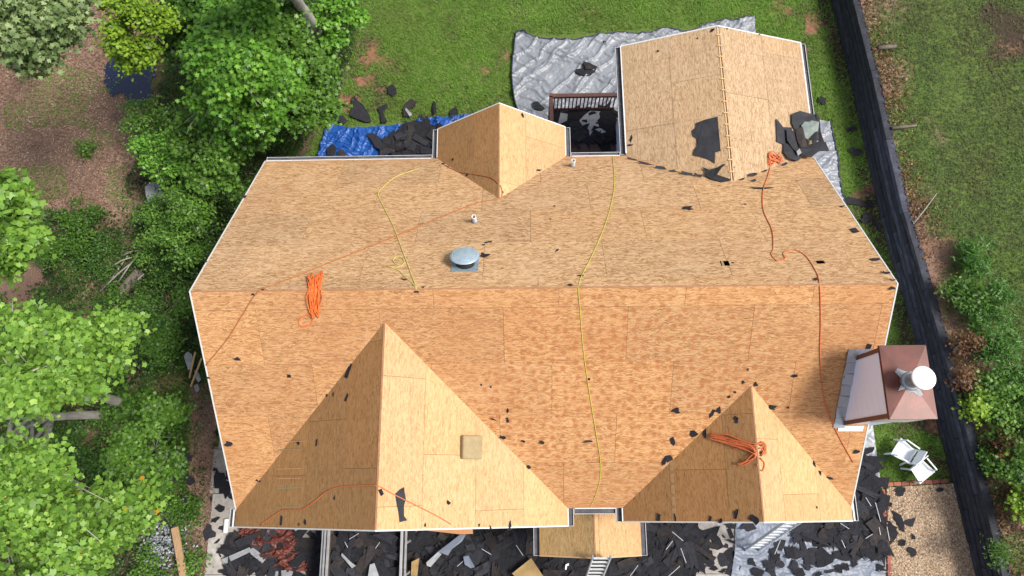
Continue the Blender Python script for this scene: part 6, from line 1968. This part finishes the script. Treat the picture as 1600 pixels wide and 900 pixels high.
# dry leaves: clearing, earth strip by the left wall, bank behind the timber wall
X1, Y1 = scatter(LITTER, 30000, rngU)
k1 = ~in_poly_np(X1, Y1, [(p[0], p[1]) for p in wp]) | (rngU.random(len(X1)) < .04)
X1, Y1 = X1[k1], Y1[k1]
X2, Y2 = scatter(EARTH_S, 2500, rngU)
X, Y = np.concatenate([X1, X2]), np.concatenate([Y1, Y2])
C = np.stack([X, Y, .015 + .03 * rngU.random(len(X))], -1)
Nn = np.array([0, 0, 1.0]) + .35 * rngU.normal(size=(len(X), 3)); Nn[:, 2] = np.abs(Nn[:, 2])
tag(mesh_np('leaf_litter', leaf_faces(C, Nn, .065, 'oval', rngU), None, M['leaf_dry'], np.clip(.55 * rngU.random(len(X)) + .6 * fbm(X, Y, .9, 70) - .1, 0, 1)), 'dry brown leaf litter on the woodland clearing', 'leaves', kind='stuff')
Yb = rngU.uniform(-4, 17, 9000)
db = np.abs(rngU.normal(0, .55, 9000)) * .8 + .3
kb = rngU.random(9000) < .15 + 1.4 * np.clip(fbm(Yb, db * 0, .5, 33) - .35, 0, 1)
Yb, db = Yb[kb], db[kb]
Xb = wall_x(Yb) + db
C = np.stack([Xb, Yb, WALL_H + .02 * np.minimum(db, 9) + .0 + .05 * rngU.random(len(Yb))], -1)
Nn = np.array([0, 0, 1.0]) + .4 * rngU.normal(size=(len(Yb), 3)); Nn[:, 2] = np.abs(Nn[:, 2])
tag(mesh_np('bank_leaves', leaf_faces(C, Nn, .07, 'oval', rngU), None, M['leaf_brown'], rngU.random(len(Yb))), 'rusty fallen leaves along the bank behind the timber wall', 'leaves', kind='stuff')
# turf
def turf(name, X, Y, Z, label, rng, tone, length=.075, m='blade'):
    n = len(X)
    per = 3
    X, Y, Z, tone = [np.repeat(a, per) for a in (X, Y, Z, tone)]
    n = len(X)
    X = X + rng.normal(size=n) * .025; Y = Y + rng.normal(size=n) * .025
    a = rng.uniform(0, 6.28, n)
    L = length * rng.uniform(.5, 1.4, n)
    lean = rng.uniform(.3, 1.1, n)
    dx, dy = np.cos(a), np.sin(a)
    w = .011
    B0 = np.stack([X - dy * w, Y + dx * w, Z], -1); B1 = np.stack([X + dy * w, Y - dx * w, Z], -1)
    Tp = np.stack([X + dx * L * lean, Y + dy * L * lean, Z + L * .8], -1)
    V = np.stack([B0, B1, Tp], 1)
    t = np.clip(tone + .3 * (rng.random(n) - .5), 0, 1)
    return tag(mesh_np(name, V, None, M[m], t), label, 'grass', kind='stuff')
LAWN = region([(548, -40), (1290, -40), (1400, 330), (1476, 640), (1482, 752), (1376, 755), (1365, 660), (1300, 480), (1260, 240), (700, 245), (480, 262), (500, 200), (545, 120)])
X, Y = scatter(LAWN, 115000, rngU)
g_, c_, l_ = cover_weights(X, Y, False)
k = (rngU.random(len(X)) < np.clip(g_ * 1.7 - c_ * .8, .03, 1)) & (X < wall_x(Y) - .02)
tp = region([(806, 58), (1178, 34), (1182, 160), (850, 218), (803, 110)]); tp2 = region([(512, 198), (738, 182), (738, 262), (498, 258)]); tp3 = region([(1230, 196), (1296, 196), (1318, 320), (1240, 325)])
for q in (tp, tp2, tp3): k &= ~in_poly_np(X, Y, q)
X, Y = X[k], Y[k]
turf('lawn_grass', X, Y, np.full(len(X), -.01), 'mown green grass of the lawns round the house', rngU, -.1 + .6 * fbm(X, Y, .45, 80) + .6 * fbm(X, Y, 1.8, 81))
Yb = rngU.uniform(-5, 18, 80000); db = rngU.uniform(.35, 8.5, 80000)
Xb = wall_x(Yb) + db
g_, c_, l_ = cover_weights(Xb, Yb, True)
k = rngU.random(80000) < np.clip(g_ * 1.5 - .05, .02, 1)
Xb, Yb, db = Xb[k], Yb[k], db[k]
turf('bank_grass', Xb, Yb, WALL_H - .05 + .02 * np.minimum(db, 9), 'patchy grass of the raised yard behind the timber wall', rngU, -.1 + .95 * fbm(Xb, Yb, .6, 90), m='blade_dry')
X, Y = scatter(LITTER, 22000, rngU)
X3, Y3 = scatter(LITTER2, 3000, rngU)
X, Y = np.concatenate([X, X3]), np.concatenate([Y, Y3])
k = fbm(X, Y, .8, 95) > .56
turf('clearing_weeds', X[k], Y[k], np.zeros(k.sum()), 'sparse green weeds on the brown woodland clearing', rngU, np.full(k.sum(), .6), .06)
